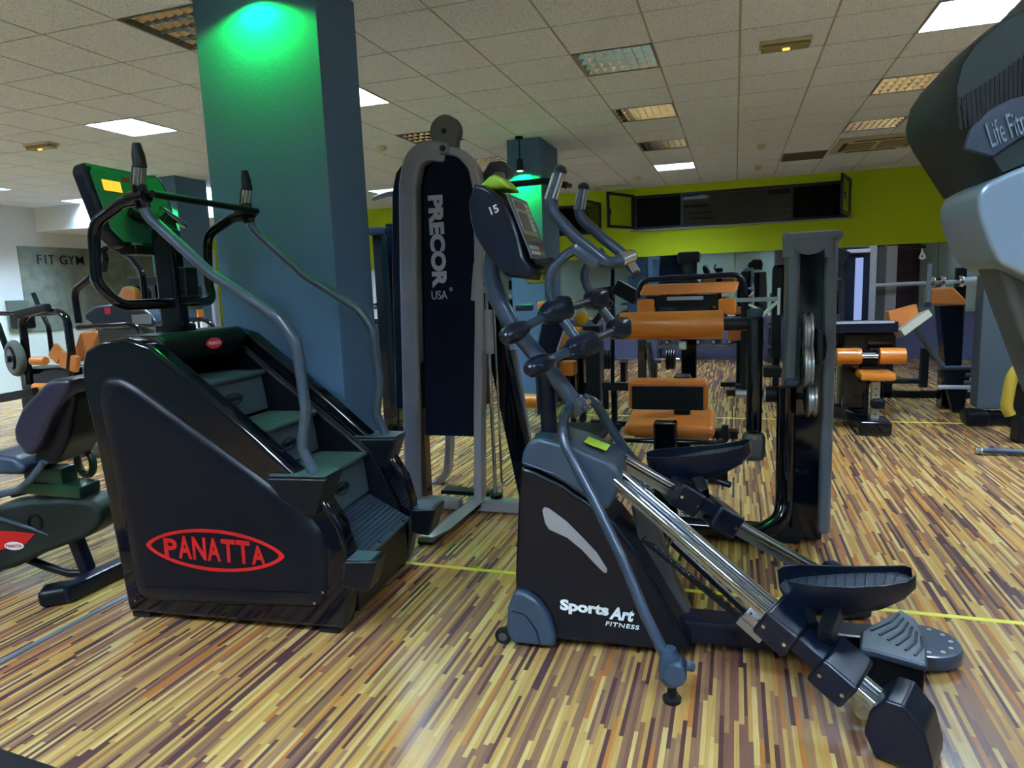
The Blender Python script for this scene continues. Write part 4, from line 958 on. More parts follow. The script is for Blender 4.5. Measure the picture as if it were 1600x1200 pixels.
# lever arm with roller
a, c = G.v(1180, 492, -.05), G.v(1181, 678, -.05)
b = B(); b.bar(V3((a.x, -.05, a.z)), V3((a.x, -.05, c.z)), .085, .085, .03, (0, 1, 0), 4); ar = b.done('lever_arm', m_gloss, gt)
b = B(); b.cyl((a.x, -.05, a.z - .01), (a.x, -.05, a.z + .035), .043, n=22, b=.012); b.done('arm_cap', m_slate, ar)
b = B(); b.box((a.x, -.05, G.v(1180, 697, -.05).z), (.125, .10, .17), .04, None, 4); h_ = b.done('arm_housing', m_dgrey, ar)
b = B(); cc = G.v(1179, 684, -.1); b.cyl((cc.x, -.10, cc.z), (cc.x, -.11, cc.z), .014, n=12); b.done('bolt', m_steel, h_)
zp = G.v(1180, 616, -.05).z
b = B(); b.cyl((a.x - .10, -.05, zp), (a.x - .04, -.05, zp), .022, n=16, b=.004); b.cyl((a.x + .05, -.05, zp), (a.x + .07, -.05, zp), .035, n=16); b.done('pivot_bush', m_brushed, ar)
b = B(); b.cyl((a.x + .06, -.05, zp), (xl + .1, -.05, zp), .045, n=18, b=.004); b.done('pivot_shaft', m_blackp, gt)
r0_, r1_ = G.v(968, 510, -.05), G.v(1131, 507, -.05); zr = (r0_.z + r1_.z) / 2
rr = .5 * (G.v(1050, 487, -.05).z - G.v(1050, 531, -.05).z)
b = B(); b.cyl((r0_.x, -.05, zr), (r1_.x, -.05, zr), rr, n=36, b=.012); rl_ = b.done('roller_pad', m_orange, ar)
b = B(); b.cyl((r1_.x, -.05, zr - .0), (a.x, -.05, zr), .036, n=18); b.done('roller_axle', m_blackp, ar)
# adjuster and seat assembly
x2 = G.v(1066, 560, .25).x; 
b = B(); b.box((G.v(1066, 560, .1).x, .14, (zr - rr + .62) / 2), (.11, .10, .62 - .0), .012); 
b = B(); px_ = G.v(1066, 545, .35); b.box((px_.x, .35, .50), (.105, .09, .80), .014); b.done('rear_post', m_navy, gt)
b = B(); k_ = G.v(1066, 541, -.02); b.box((k_.x, .02, k_.z), (.045, .05, .05), .006); b.done('adjuster_block', m_steel, gt)
sx = G.v(1040, 650, .05).x
b = B(); b.box((sx, .05, .33), (.14, .10, .66), .016); b.done('seat_post', m_gloss, gt)
s1, s2 = G.v(981, 596, .0), G.v(1106, 640, .0)
b = B(); b.prism([(s1.x, .0, s2.z - .01), (s1.x, -.005, s1.z), (s1.x, .09, s1.z + .015), (s1.x, .10, s2.z)], (s2.x - s1.x, 0, 0), .022, 4); pd_ = b.done('thigh_pad', m_orange, gt)
b = B(); b.box(((s1.x + s2.x) / 2, -.012, (s1.z + s2.z) / 2 - .014), (s2.x - s1.x - .05, .02, (s1.z - s2.z) * .86), .004); b.done('pad_backing', m_blackp, pd_)
q1, q2 = G.v(976, 665, .12), G.v(1117, 665, .12)
b = B(); b.box(((q1.x + q2.x) / 2, .26, q1.z), (q2.x - q1.x, .42, .075), .036, ('X', .10), 5); lp_ = b.done('lower_pad', m_orange, gt)
b = B(); b.box(((q1.x + q2.x) / 2, .24, q1.z - .045), (q2.x - q1.x - .12, .3, .02), .004, ('X', .10)); b.done('pad_backing', m_cream if 'm_cream' in globals() else m_silver, lp_)
b = B(); b.tube([G.v(965, 668, .0), G.v(960, 686, .02), G.v(975, 688, .04), G.v(1120, 692, .04), G.v(1136, 688, .02), G.v(1134, 668, .0)], .014, .03, 12); hb_ = b.done('handle_bar', m_gloss, gt)
b = B(); b.tube([G.v(1134, 686, .0), G.v(1133, 664, .0)], .019, 0, 14); b.done('hand_grip', m_rubber, hb_)
b = B(); b.tube([G.v(961, 684, .0), G.v(966, 662, .0)], .019, 0, 14); b.done('hand_grip', m_rubber, hb_)
f0 = G.z(990, 712, .09)
b = B(); b.box((G.v(1045, 710, .2).x, .30, .17), (.46, .24, .012), .004, ('X', .25)); fp = b.done('foot_plate', m_slate, gt)
for i in range(11):
    for j in range(4):
        if i in (4, 5, 6): continue
        b = B(); cx_ = G.v(1045, 710, .2).x - .2 + i * .04; yy = .22 + j * .05; zz = .178 + (yy - .30) * .25; b.torus((cx_, yy, zz), (0, 0, 1), .010, .003, 10, 4); 
        if (i + j) % 1 == 0: o = b.done('grip_ring', m_print, fp)

# ================================================================== RECUMBENT BIKE (left edge)
R_ = Frame(-3.35, 2.55, 12)
rb = thing('recumbent_bike', 'dark recumbent exercise bike with purple-black seat at the left edge', 'exercise bike', R_)
b = B(); b.prism(R_.vs([(-60, 830), (-20, 795), (40, 783), (100, 780), (140, 782), (157, 800), (157, 820), (140, 838), (110, 850), (60, 868), (20, 890), (-40, 900), (-110, 880)], -.09), (0, .20, 0), .03, 4, 15); sh_ = b.done('body_shell', m_dolive, rb)
b = B(); b.tube(R_.vs([(-40, 806), (0, 810), (40, 822), (75, 836)], -.094), [.003, .012, .012, .002], .05, 10, True); b.done('silver_stripe', m_rail, sh_)
b = B(); b.prism(R_.vs([(-30, 828), (20, 830), (55, 834), (40, 850), (-30, 866)], -.0905), (0, -.002, 0), .0006); b.done('red_flash', m_red, sh_)
c = R_.v(22, 853, -.0935); b = B(); b.prism([V3((c.x + .055 * math.cos(t), -.0925, c.z + .022 * math.sin(t))) for t in [k * math.pi / 12 for k in range(24)]], (0, -.002, 0)); ov = b.done('white_badge', m_white, sh_)
text('PANATTA', (c.x - .044, -.0950, c.z - .008), (1, 0, 0), (0, 0, 1), .088, .016, m_red, 'badge_lettering', ov, .01, .002)
c = R_.v(55, 816, -.09); b = B(); b.lathe((c.x, -.085, c.z), (0, -1, 0), [(0, .045), (.010, .045), (.012, .034), (.004, .03)], 24); b.done('grip_recess', m_blackp, sh_)
# seat
def seat_slab(px, v0, wd, mat, nm, par):
    b = B(); b.prism(R_.vs(px, v0), (0, wd, 0), .03, 4, 15); return b.done(nm, mat, par)
seat_slab([(20, 690), (18, 670), (30, 640), (66, 600), (82, 592), (110, 592), (106, 612), (80, 650), (60, 700), (40, 716)], -.22, .40, M('purple_black_leatherette', (.018, .015, .035, 1), .35, 0, .1), 'backrest', rb)
seat_slab([(70, 610), (112, 596), (118, 620), (105, 690), (84, 728), (50, 726), (60, 660)], -.16, .28, m_blackp, 'backrest_shell', rb)
seat_slab([(-60, 720), (-20, 710), (20, 716), (40, 732), (30, 744), (-40, 742), (-70, 738)], -.2, .36, m_slate, 'seat', rb)
b = B(); b.tube(R_.vs([(-40, 775), (0, 773), (28, 766), (52, 745), (68, 722)], -.25), .017, .08, 14); b.done('side_handle', m_rail, rb)
b = B(); b.box(tuple(R_.v(95, 760, 0)), (.34, .16, .07), .02, ('Y', .1)); b.box(tuple(R_.v(80, 742, 0)), (.22, .12, .10), .02); b.done('seat_rail', m_greenlit, rb)
b = B(); b.tube(R_.vs([(20, 772), (60, 762), (130, 752)], .05), .02, .05, 12); b.done('rail_tube', m_slate, rb)
b = B(); a, c = R_.v(120, 845, 0), R_.v(138, 892, 0); b.bar(a + (a - c) * .3, c, .07, .055, .012, (1, 0, 0)); b.done('rear_strut', m_navy, rb)
b = B(); b.tube(R_.vs([(40, 872), (75, 886), (110, 896), (138, 895)], .0), .022, .06, 12); b.done('lower_tube', m_blackp, rb)
b = B(); b.bar(R_.z(95, 930, .05), R_.z(200, 880, .05), .10, .085, .02); ft = b.done('floor_bar', m_navy, rb)
c = R_.z(92, 928, .04); b = B(); b.box((c.x, c.y, .045), (.16, .13, .09), .03, ('Z', .5), 4); b.done('end_cap', m_blackp, ft)
b = B(); c = R_.v(133, 722, .12); b.torus(c, (.4, 1, 0), .07, .02, 20, 8); b.done('green_lit_ring', m_greenlit, rb)

# ================================================================== BIG CONSOLE at the upper right edge
T_ = Frame(.95, 1.9, 0)
tm = thing('treadmill', 'cardio machine at upper right edge with vented dark console back and pale blue-grey shell', 'treadmill', T_)
hd = [(1640, -40), (1590, 22), (1545, 45), (1505, 80), (1484, 112), (1475, 150), (1478, 172), (1488, 192), (1548, 284), (1600, 262), (1700, 250), (1900, 250), (1960, 60), (1900, -60)]
def ring_at(v, k, dz=0):
    pts = T_.vs(hd, -.25); c = sum(pts, V3((0, 0, 0))) / len(pts); return [V3((c.x + (p.x - c.x) * k, v, c.z + (p.z - c.z) * k + dz)) for p in pts]
b = B(); b.loft([ring_at(-.30, .94), ring_at(-.29, .975), ring_at(-.25, 1.0), ring_at(-.18, 1.02), ring_at(.08, 1.0), ring_at(.12, .93)]); hd_ = b.done('console_head', m_dolive, tm, None, 0, 60)
hc = sum(T_.vs(hd, -.25), V3((0, 0, 0))) / len(hd)
for k in range(16):
    t = k / 15.0; x = 1500 + t * 104; yc = 178 - 62 * t + 4 * math.sin(t * 3); hh = 26 + 18 * t
    a = T_.v(x, yc + hh, -.292); c = T_.v(x - 6 + 8 * t, yc - hh * .8, -.292)
    dd3 = .0; b = B(); b.bar(V3((a.x, -.299, a.z)), V3((c.x, -.299, c.z)), .0050 + .001 * t, .006, .001, (0, 1, 0)); b.done('vent_slot', m_night, hd_)
bandpx = [(1508, 232), (1518, 200), (1545, 172), (1580, 154), (1640, 140), (1640, 205), (1595, 215), (1552, 245)]
b = B(); b.prism(T_.vs(bandpx, -.308), (0, .02, 0), .003); bn = b.done('logo_band', M('slate_band', (.014, .022, .040, 1), .4), hd_)
a, c = T_.v(1548, 232, -.302), T_.v(1630, 196, -.302); X5 = c - a
text('Life Fitness', V3((a.x, -.3095, a.z)), (X5.x, 0, X5.z), (-X5.z, 0, X5.x), X5.length * 1.0, .048, m_bluegrey, 'lettering', bn, .0, .003, .3)
b = B(); c = T_.v(1509, 100, -.28); b.box((c.x, -.275, c.z), (.016, .03, .034), .006, ('Y', .5)); b.done('socket', m_night, hd_)
shl = [(1527, 318), (1530, 300), (1542, 286), (1570, 272), (1612, 255), (1700, 240), (1760, 300), (1740, 470), (1640, 452), (1560, 410), (1545, 380), (1532, 345)]
b = B(); b.prism(T_.vs(shl, -.36), (0, .26, 0), .03, 5, 15); b.done('pale_shell', m_bluegrey, tm, 'pale blue-grey rounded shell')
b = B(); b.prism(T_.vs([(1556, 410), (1640, 440), (1700, 470), (1700, 640), (1640, 640), (1610, 560), (1580, 480)], -.30), (0, .14, 0), .02); b.done('lower_shell', m_dgrey, tm)
xs_ = T_.v(1700, 560, -.2).x
b = B(); b.prism([(xs_ - .0, -.27, 1.62), (xs_ + .30, -.27, 1.62), (xs_ + .36, -.27, .12), (xs_ + .12, -.27, .12), (xs_ + .02, -.27, .9)], (0, .12, 0), .025, 4); b.done('mast', m_dgrey, tm)
b = B(); b.box((xs_ + 1.12, .35, .10), (.80, 1.5, .16), .05, None, 4); b.box((xs_ + .55, -.21, .09), (.7, .14, .12), .02); bs_ = b.done('running_deck', m_dgrey, tm)
b = B(); b.box((xs_ + 1.12, .40, .186), (.52, 1.3, .012), .003); b.done('belt', m_rubber, bs_)

# front half of the recumbent bike, reaching left out of the picture
b = B(); a = R_.v(-95, 870, 0); b.bar(a + V3((.02, .0, .05)), a + V3((-.30, .0, .72)), .09, .07, .02, (0, 1, 0)); b.done('front_mast', m_navy, rb)
b = B(); c = a + V3((-.30, 0, .80)); b.box(tuple(c), (.10, .34, .26), .03, ('Y', .5), 4); b.done('console', m_navy, rb)
b = B(); b.cyl(a + V3((.05, -.14, -.02)), a + V3((.05, .16, -.02)), .11, n=28, b=.02); b.done('crank_cover', m_dolive, rb)
for sg, dz_ in ((-1, .13), (1, -.13)):
    b = B(); p = a + V3((.05, sg * .17, -.02)); b.bar(p, p + V3((.04, 0, dz_)), .03, .02, .005, (1, 0, 0)); b.box(tuple(p + V3((.04, sg * .06, dz_))), (.09, .10, .025), .008); b.done('pedal', m_blackp, rb)
b = B(); b.box((a.x - .05, 0, .05), (.10, .60, .09), .02); b.box((a.x + .02, 0, (a.z + .05) / 2), (.09, .08, a.z - .05), .01); b.done('front_floor_bar', m_navy, rb)
# ================================================================== MACHINES FARTHER BACK
def bx(F, b, x0, y0, x1, y1, v, dp, bev=.01):
    """box whose near face, at distance v, spans the measured rectangle; dp deep"""
    a, c = F.v(x0, y0, v), F.v(x1, y1, v)
    b.box(((a.x + c.x) / 2, v + dp / 2, (a.z + c.z) / 2), (abs(c.x - a.x), dp, abs(a.z - c.z)), bev); return b
def part(F, par, name, mat, *rects, label=None):
    b = B()
    for r in rects: bx(F, b, *r)
    return b.done(name, mat, par, label)
def pbar(F, par, name, mat, p, q, v0, v1, w, h, bev=.006):
    b = B(); b.bar(F.v(*p, v0), F.v(*q, v1), w, h, bev, (0, 1, 0)); return b.done(name, mat, par)
def ptube(F, par, name, mat, pts, v, r, fil=.05, n=12):
    b = B(); P = [F.v(p[0], p[1], p[2] if len(p) > 2 else v) for p in pts]; b.tube(P, r, fil, n); return b.done(name, mat, par)
# --- pad machine behind the long roller
H = Frame(-.45, 6.4, 0)
hm = thing('chest_press_machine', 'black seated machine with wide tan upper pad and two side pads, behind the long roller', 'weight machine', H)
b = B(); a, c = H.v(998, 462, 0), H.v(1150, 440, 0); b.prism([(a.x, 0, a.z), (a.x + .03, .10, c.z), (a.x + .03, .20, c.z), (a.x, .26, a.z)], (c.x - a.x, 0, 0), .02, 3); b.done('upper_pad', m_orange2, hm)
part(H, hm, 'side_pad', m_orange, (995, 468, 1022, 492, .0, .10, .02)); part(H, hm, 'side_pad', m_orange, (1122, 467, 1150, 491, .0, .10, .02))
pn = part(H, hm, 'centre_panel', m_blackp, (1010, 463, 1122, 478, .02, .08, .006)); part(H, pn, 'white_label', m_print, (1042, 464, 1099, 468, .015, .006, .0))
part(H, hm, 'pivot_block', m_gloss, (1028, 478, 1110, 492, .05, .12, .01))
ptube(H, hm, 'top_frame', m_navy, [(997, 465), (1000, 444), (1012, 437), (1150, 429), (1160, 436), (1163, 462)], .12, .026, .12)
p_ = part(H, hm, 'tall_post', m_gloss, (1064, 408, 1088, 600, .22, .14, .01)); part(H, p_, 'post_cap', m_blackp, (1058, 394, 1093, 410, .19, .2, .02))
pb_ = H.v(1076, 600, .22)
b = B(); b.box((pb_.x, .30, .40), (.14, .14, .80), .012); b.box((pb_.x, .2, .04), (.9, .12, .08), .01); b.box((pb_.x, -.2, .04), (.12, 1.0, .08), .01); b.done('lower_frame', m_gloss, hm)
part(H, hm, 'front_leg', m_gloss, (996, 530, 1010, 640, .05, .09, .01))
pbar(H, hm, 'raked_leg', m_gloss, (1012, 535), (1030, 640), .06, .06, .05, .07)
pbar(H, hm, 'grey_strip', m_dgrey, (1011, 545), (1018, 600), .03, .03, .02, .03)
# --- tool stand left of it
H2 = Frame(-1.0, 6.9, 0)
h2 = thing('pedal_frame', 'black frame with thin upright pole and low T-bar, left of the tan padded machine', 'weight machine', H2)
ptube(H2, h2, 'pole', m_blackp, [(957, 482), (957, 600)], 0, .022); a = H2.v(957, 600, 0)
part(H2, h2, 'low_bar', m_blackp, (940, 598, 984, 611, 0, .08, .01)); part(H2, h2, 'drop_leg', m_blackp, (941, 608, 950, 640, 0, .07, .01))
b = B(); b.box((a.x, .1, a.z / 2), (.06, .06, a.z), .006); b.box((a.x, .1, .03), (.5, .09, .06), .01); b.done('base', m_blackp, h2)
pbar(H2, h2, 'raised_seat_frame', m_blackp, (918, 462), (958, 456), 0, 0, .12, .10); pbar(H2, h2, 'seat_arm', m_blackp, (955, 470), (928, 505), .02, .02, .06, .06); pbar(H2, h2, 'black_shield', m_blackp, (962, 447), (996, 466), 0, 0, .14, .14)
# --- far wall stuff: low barbell with plates, dumbbell rack, stool
def plates(F, par, c, R, n, mat, name='plate', ax=(1, 0, 0), t=.03):
    for k in range(n):
        b = B(); p = c + V3(ax) * (k - (n - 1) / 2) * (t + .004); b.lathe(p - V3(ax) * t / 2, ax, [(0, R * .9), (t * .3, R), (t * .7, R), (t, R * .9)], 22); b.done(name, mat, par)
def weightstack(F, kind, label, px, py, R, n, mat=m_weight):
    c = F.v(px, py, 0)
Wf = Frame(-1.0, 10.2, 0)
bb = thing('barbell', 'loaded barbell low on a stand near the far wall, behind the tan padded machine', 'barbell', Wf)
a, c = Wf.v(936, 562, 0), Wf.v(1062, 556, 0)
b = B(); b.cyl((a.x, 0, a.z), (c.x, 0, a.z), .016, n=10); b.done('bar', m_steel, bb)
for px in (950, 1048): q = Wf.v(px, 562, 0); plates(Wf, bb, V3((q.x, 0, a.z)), .15, 4, m_weight)
b = B(); [b.box((q_, 0, a.z / 2 - .01), (.08, .25, a.z - .03), .01) for q_ in (Wf.v(975, 562, 0).x, Wf.v(1022, 562, 0).x)]; b.done('stand', m_blackp, bb)
# dumbbell rack against the plinth
def dumbbell(loc, rz, label, s=1.0, group=None):
    t = thing('dumbbell', label, 'dumbbell', loc=loc, rz=rz, group=group)
    b = B(); b.cyl((-.07 * s, 0, 0), (.07 * s, 0, 0), .015 * s, n=8); b.done('handle', m_steel, t)
    for k in (-1, 1):
        b = B(); b.cyl((k * .065 * s, 0, 0), (k * .15 * s, 0, 0), .06 * s, n=14, b=.01); h = b.done('head', m_rubber, t)
        b = B(); b.cyl((k * .15 * s, 0, 0), (k * .153 * s, 0, 0), .038 * s, n=12); b.done('end_disc', m_brushed, h)
    return t
def rack(x, y, rz, L, tiers, label, dlabel, group, n):
    r = thing('dumbbell_rack', label, 'rack', loc=(x, y, 0), rz=rz)
    for s in (-1, 1):
        b = B(); b.prism([(s * L / 2 - .03, -.22, 0), (s * L / 2 - .03, .22, 0), (s * L / 2 - .03, .16, tiers[-1] + .04), (s * L / 2 - .03, .06, tiers[-1] + .06)], (.06, 0, 0), .006); b.done('end_frame', m_blackp, r)
    proto_ = None
    c_, s_ = math.cos(rz), math.sin(rz)
    for j, z in enumerate(tiers):
        yy = -.10 + .10 * j
        b = B(); b.box((0, yy - .07, z), (L, .03, .05), .006); b.box((0, yy + .07, z + .02), (L, .03, .05), .006); b.done('shelf', m_dgrey, r)
        for k in range(n):
            xx = -L / 2 + .15 + k * (L - .3) / (n - 1); loc = (x + c_ * xx - s_ * yy, y + s_ * xx + c_ * yy, z + .095)
            dumb = dumbbell(loc, rz + math.pi / 2, dlabel, .8, group)
rack(-.35, 12.72, 0, 1.9, (.28, .62), 'low two-tier dumbbell rack under the mirror, behind the leg curl roller', 'black rubber dumbbell on the rack under the mirror', 'dumbbells on the rack under the mirror', 7)
Sf = Frame(0.0, 9.6, 0)
so = thing('padded_stool', 'small tan padded seat on a single black post, left of the stack tower', 'stool', Sf)
part(Sf, so, 'seat', m_orange2, (1136, 514, 1178, 532, 0, .34, .03)); q = Sf.v(1156, 532, .15)
b = B(); b.box((q.x, .17, q.z / 2), (.09, .09, q.z), .01); b.box((q.x, .2, .03), (.5, .10, .06), .01); b.box((q.x, .25, .03), (.10, .7, .06), .01); b.done('post', m_blackp, so)
# white cable handle frame left of tower (functional trainer arms)
Cf = Frame(.35, 9.0, 0)
cm = thing('cable_crossover', 'white-armed cable station standing behind the stack tower', 'weight machine', Cf)
part(Cf, cm, 'upright', m_blackp, (1158, 424, 1168, 505, 0, .12, .01)); part(Cf, cm, 'upright', m_blackp, (1207, 420, 1220, 560, 0, .12, .01)); part(Cf, cm, 'white_rail', m_white, (1215, 450, 1219, 492, -.02, .02, .004))
pbar(Cf, cm, 'white_arm', m_print, (1150, 469), (1216, 467), -.05, -.05, .05, .05); pbar(Cf, cm, 'white_arm', m_white, (1191, 493), (1216, 470), -.08, -.05, .04, .04); pbar(Cf, cm, 'white_arm', m_white, (1186, 483), (1170, 476), -.08, -.05, .03, .04)
b = B(); u_ = Cf.v(1163, 505, 0); w2 = Cf.v(1213, 560, 0); b.box((u_.x, .06, .5), (.08, .1, 1.0), .01); b.box((w2.x, .06, .4), (.08, .1, .8), .01); b.box(((u_.x + w2.x) / 2, .06, .04), (.8, .14, .08), .01); b.done('lower_frame', m_blackp, cm)
part(Cf, cm, 'foot_step', m_blackp, (1193, 575, 1222, 590, -.3, .3, .01))
# --- leg extension with two short rollers
K = Frame(1.35, 7.1, 0)
km = thing('leg_extension_machine', 'black machine with two short orange rollers, small seat and pale strip on its tower', 'weight machine', K)
for x0, x1, xa in ((1306, 1346, 0), (1373, 1415, 0)):
    a, c = K.v(x0, 556, 0), K.v(x1, 556, 0); r = (K.v(1330, 544, 0).z - K.v(1330, 569, 0).z) / 2; zc_ = K.v(1330, 556.5, 0).z
    b = B(); b.cyl((a.x, 0, zc_), (c.x, 0, zc_), r, n=28, b=.012); b.done('roller_pad', m_orange, km)
a, c = K.v(1340, 556, 0), K.v(1380, 556, 0); b = B(); b.cyl((a.x, 0, zc_), (c.x, 0, zc_), .022, n=14); b.done('axle', m_chrome, km)
part(K, km, 'seat', m_orange, (1345, 583, 1401, 596, -.2, .32, .025))
q0, q1 = K.v(1369, 596, -.1), K.v(1369, 670, -.1)
b = B(); b.box((q0.x, -.08, q0.z / 2), (.07, .06, q0.z), .006); ps = b.done('seat_post', m_cream, km)
b = B(); [b.cyl((q0.x, -.112, .12 + k * .06), (q0.x, -.108, .12 + k * .06), .008, n=8) for k in range(int(q0.z / .06) - 2)]; b.done('post_holes', m_blackp, ps)
b = B(); b.box((q0.x + .02, -.1, K.v(1370, 630, -.1).z), (.12, .12, .10), .03); b.done('adjust_knob', m_blackp, ps)
b = B(); b.box((K.v(1366, 672, -.2).x, -.1, .07), (.28, .32, .14), .03, None, 3); b.box((K.v(1340, 660, .1).x, .35, .05), (.10, .9, .09), .012); b.done('front_base', m_gloss, km)
part(K, km, 'black_body', m_gloss, (1318, 520, 1352, 640, .10, .30, .02)); part(K, km, 'front_column', m_gloss, (1346, 548, 1370, 600, .04, .1, .012))
part(K, km, 'left_post', m_cream, (1308, 572, 1316, 660, .25, .06, .006))
tw = part(K, km, 'tower', m_navy, (1322, 394, 1356, 520, .5, .26, .012))
part(K, tw, 'pale_strip', Emit('glowing_blue_strip', (.36, .50, .95, 1), .55), (1337, 403, 1346, 500, .49, .012, .004)); part(K, tw, 'tower_cap', m_blackp, (1310, 386, 1358, 396, .48, .3, .01)); part(K, tw, 'cap_edge', m_print, (1324, 390, 1360, 394, .46, .02, .004))  # tower strip is no lamp; its brightness is put in as emission
part(K, km, 'side_upright', m_silver, (1354, 384, 1366, 520, .62, .12, .006))
part(K, km, 'lower_body', m_gloss, (1296, 520, 1400, 545, .3, .3, .02))
arm = part(K, km, 'flat_arm', m_navy, (1298, 504, 1404, 519, .0, .25, .008)); part(K, arm, 'silver_edge', m_print, (1302, 503, 1398, 505, -.01, .02, .002))
pbar(K, km, 'raked_arm', m_cream, (1404, 522), (1448, 490), .1, .25, .07, .12); pbar(K, km, 'tan_arm_pad', m_orange2, (1388, 500), (1432, 488), .15, .3, .16, .05)
pbar(K, km, 'left_black_panel', m_blackp, (1300, 396), (1322, 405), .5, .5, .14, .14)
b = B(); cA = K.v(1300, 640, .1); b.prism([(cA.x - .1, .1, .12), (cA.x + .35, .1, .02), (cA.x + .35, .1, .10), (cA.x - .05, .1, .26)], (0, .25, 0), .02); b.done('wedge_base', m_gloss, km)
b = B(); b.box((K.v(1337, 600, .6).x, .62, .40), (.22, .24, .80), .01); b.done('tower_foot', m_blackp, km)
# --- smith machine behind; its uprights are mirror reflections built as solid parts
Q = Frame(2.0, 8.9, 0)
sm = thing('smith_machine', 'tall smith machine frame with two grey uprights built from mirror reflections and a long pale barbell', 'weight machine', Q)
part(Q, sm, 'upright', m_dgrey, (1370, 386, 1380, 560, .1, .12, .01)); part(Q, sm, 'upright', m_silver, (1385, 384, 1396, 560, .1, .10, .01)); part(Q, sm, 'upright', m_blackp, (1368, 384, 1384, 480, .3, .12, .01))
for x in (1375, 1390): a = Q.v(x, 560, .1); b = B(); b.box((a.x, .16, .3), (.09, .10, .62), .01); b.done('upright_foot', m_blackp, sm)
b = B(); a, c = Q.v(1366, 447, -.05), Q.v(1500, 440, -.05); e = Q.v(1544, 438, -.05); b.cyl((a.x, -.05, c.z - .01), (c.x, -.05, c.z), .022, n=12); b.cyl((c.x, -.05, c.z), (e.x, -.05, c.z + .01), .045, n=16, b=.004); br_ = b.done('long_barbell', m_print, sm)
b = B(); [b.cyl((c.x + k, -.05, c.z), (c.x + k + .05, -.05, c.z), .065, n=16, b=.01) for k in (-.30, -.20, -.02)]; b.done('bar_collars', m_steel, br_)
b = B(); b.box((Q.v(1380, 600, .1).x + .9, .16, .04), (2.0, .1, .08), .01); b.done('base_rail', m_blackp, sm)
for x in (1499,): a = Q.v(x, 470, .1); b = B(); b.box((Q.v(1500, 470, .1).x + .02, .2, .75), (.10, .1, 1.5), .01); b.done('rear_upright', m_blackp, sm)
# --- preacher / hip machine with orange pad on a broad black column, with plate pegs
U = Frame(2.3, 8.3, 0)
um = thing('plate_loaded_machine', 'broad black column machine with a sloped orange pad on top and grey plate pegs below', 'weight machine', U)
b = B(); a = U.vs([(1455, 476), (1455, 452), (1490, 449), (1512, 471), (1510, 477)], 0); b.prism(a, (0, .32, 0), .022, 3); b.done('sloped_pad', m_orange2, um)
a = U.vs([(1468, 478), (1507, 478), (1503, 580), (1478, 580)], .06); b = B(); b.prism(a, (0, .22, 0), .012); b.done('column', m_gloss, um)
b = B(); q = U.v(1490, 580, .06); b.box((q.x, .17, q.z / 2), (.20, .2, q.z), .012); b.done('column_foot', m_gloss, um)
pbar(U, um, 'silver_post', m_bluegrey, (1453, 412), (1449, 480), -.05, -.05, .035, .05); b = B(); q = U.v(1449, 476, -.07); b.box(tuple(q), (.07, .06, .07), .015); b.done('blue_clamp', m_slate2, um)
ptube(U, um, 'diagonal_tube', m_dgrey, [(1428, 508), (1442, 530), (1478, 580)], -.1, .028, .1); part(U, um, 'front_post', m_blackp, (1441, 545, 1450, 606, -.05, .1, .01)); part(U, um, 'floor_beam', m_blackp, (1384, 593, 1444, 600, -.05, .12, .01))
ws = U.vs([(1472, 578), (1518, 578), (1508, 622), (1490, 622)], -.2); ws[2].z = ws[3].z = .01; b = B(); b.prism(ws, (0, .1, 0), .01); st_ = b.done('peg_stand', m_blackp, um)
for y, x0, x1, mt in ((575, 1475, 1541, m_slate2), (586, 1508, 1536, m_dgrey), (598, 1506, 1531, m_dgrey), (605, 1465, 1524, m_print)):
    a, c = U.v(x0, y, -.2), U.v(x1, y, -.2); b = B(); b.cyl(a, V3((c.x, a.y, a.z)), .024, n=12, b=.004); b.done('plate_peg', mt, st_)
# --- grey cable tower at the right edge with ochre pads
Z = Frame(2.75, 7.5, 0)
zm = thing('cable_tower', 'grey steel cable tower on a black floor beam at the right edge', 'weight machine', Z)
part(Z, zm, 'grey_column', M('blue_grey_steel', (.075, .10, .125, 1), .4, .3), (1546, 300, 1584, 640, 0, .22, .02)); part(Z, zm, 'far_column', m_dgrey, (1640, 300, 1670, 640, 0, .2, .02))
for x in (1590, 1600, 1612): ptube(Z, zm, 'guide_rod', m_dgrey, [(x, 400), (x - 3, 640)], .1, .018)
b = B(); a, c = Z.z(1500, 640, .04), Z.z(1680, 650, .04); b.box(((a.x + c.x) / 2, .05, .06), (c.x - a.x, .22, .12), .03); b.done('floor_beam', m_gloss, zm)
b = B(); q = Z.z(1498, 640, .05); b.box((q.x, .03, .07), (.2, .26, .14), .04); b.done('beam_end', m_blackp, zm)
Yf = Frame(2.35, 6.7, 0)
ym = thing('ochre_padded_machine', 'ochre padded machine cut off by the right edge, before the grey cable tower', 'weight machine', Yf)
b = B(); b.tube([Yf.v(1578, 648, 0), Yf.v(1572, 636, 0), Yf.v(1580, 590, 0), Yf.v(1600, 563, 0), Yf.v(1640, 556, 0)], .055, .18, 14, True, .8); b.done('curved_pad', m_yellow, ym)
b = B(); b.prism(Yf.vs([(1596, 588), (1640, 575), (1640, 620), (1604, 604)], .02), (0, .1, 0), .02); b.done('inner_pad', m_yellow, ym)
part(Yf, ym, 'backing', m_blackp, (1583, 600, 1660, 650, .05, .1, .02))
a, c = Yf.v(1586, 557, .3), Yf.v(1640, 557, .3); b = B(); b.cyl((a.x, .3, a.z), (c.x, .3, a.z), .08, n=22, b=.012); b.done('orange_roller', m_orange, ym)
b = B(); q = Yf.v(1620, 650, .1); b.box((q.x, .12, q.z / 2), (.3, .2, q.z), .02); b.done('base', m_blackp, ym)
Bf = Frame(1.9, 6.3, 0)
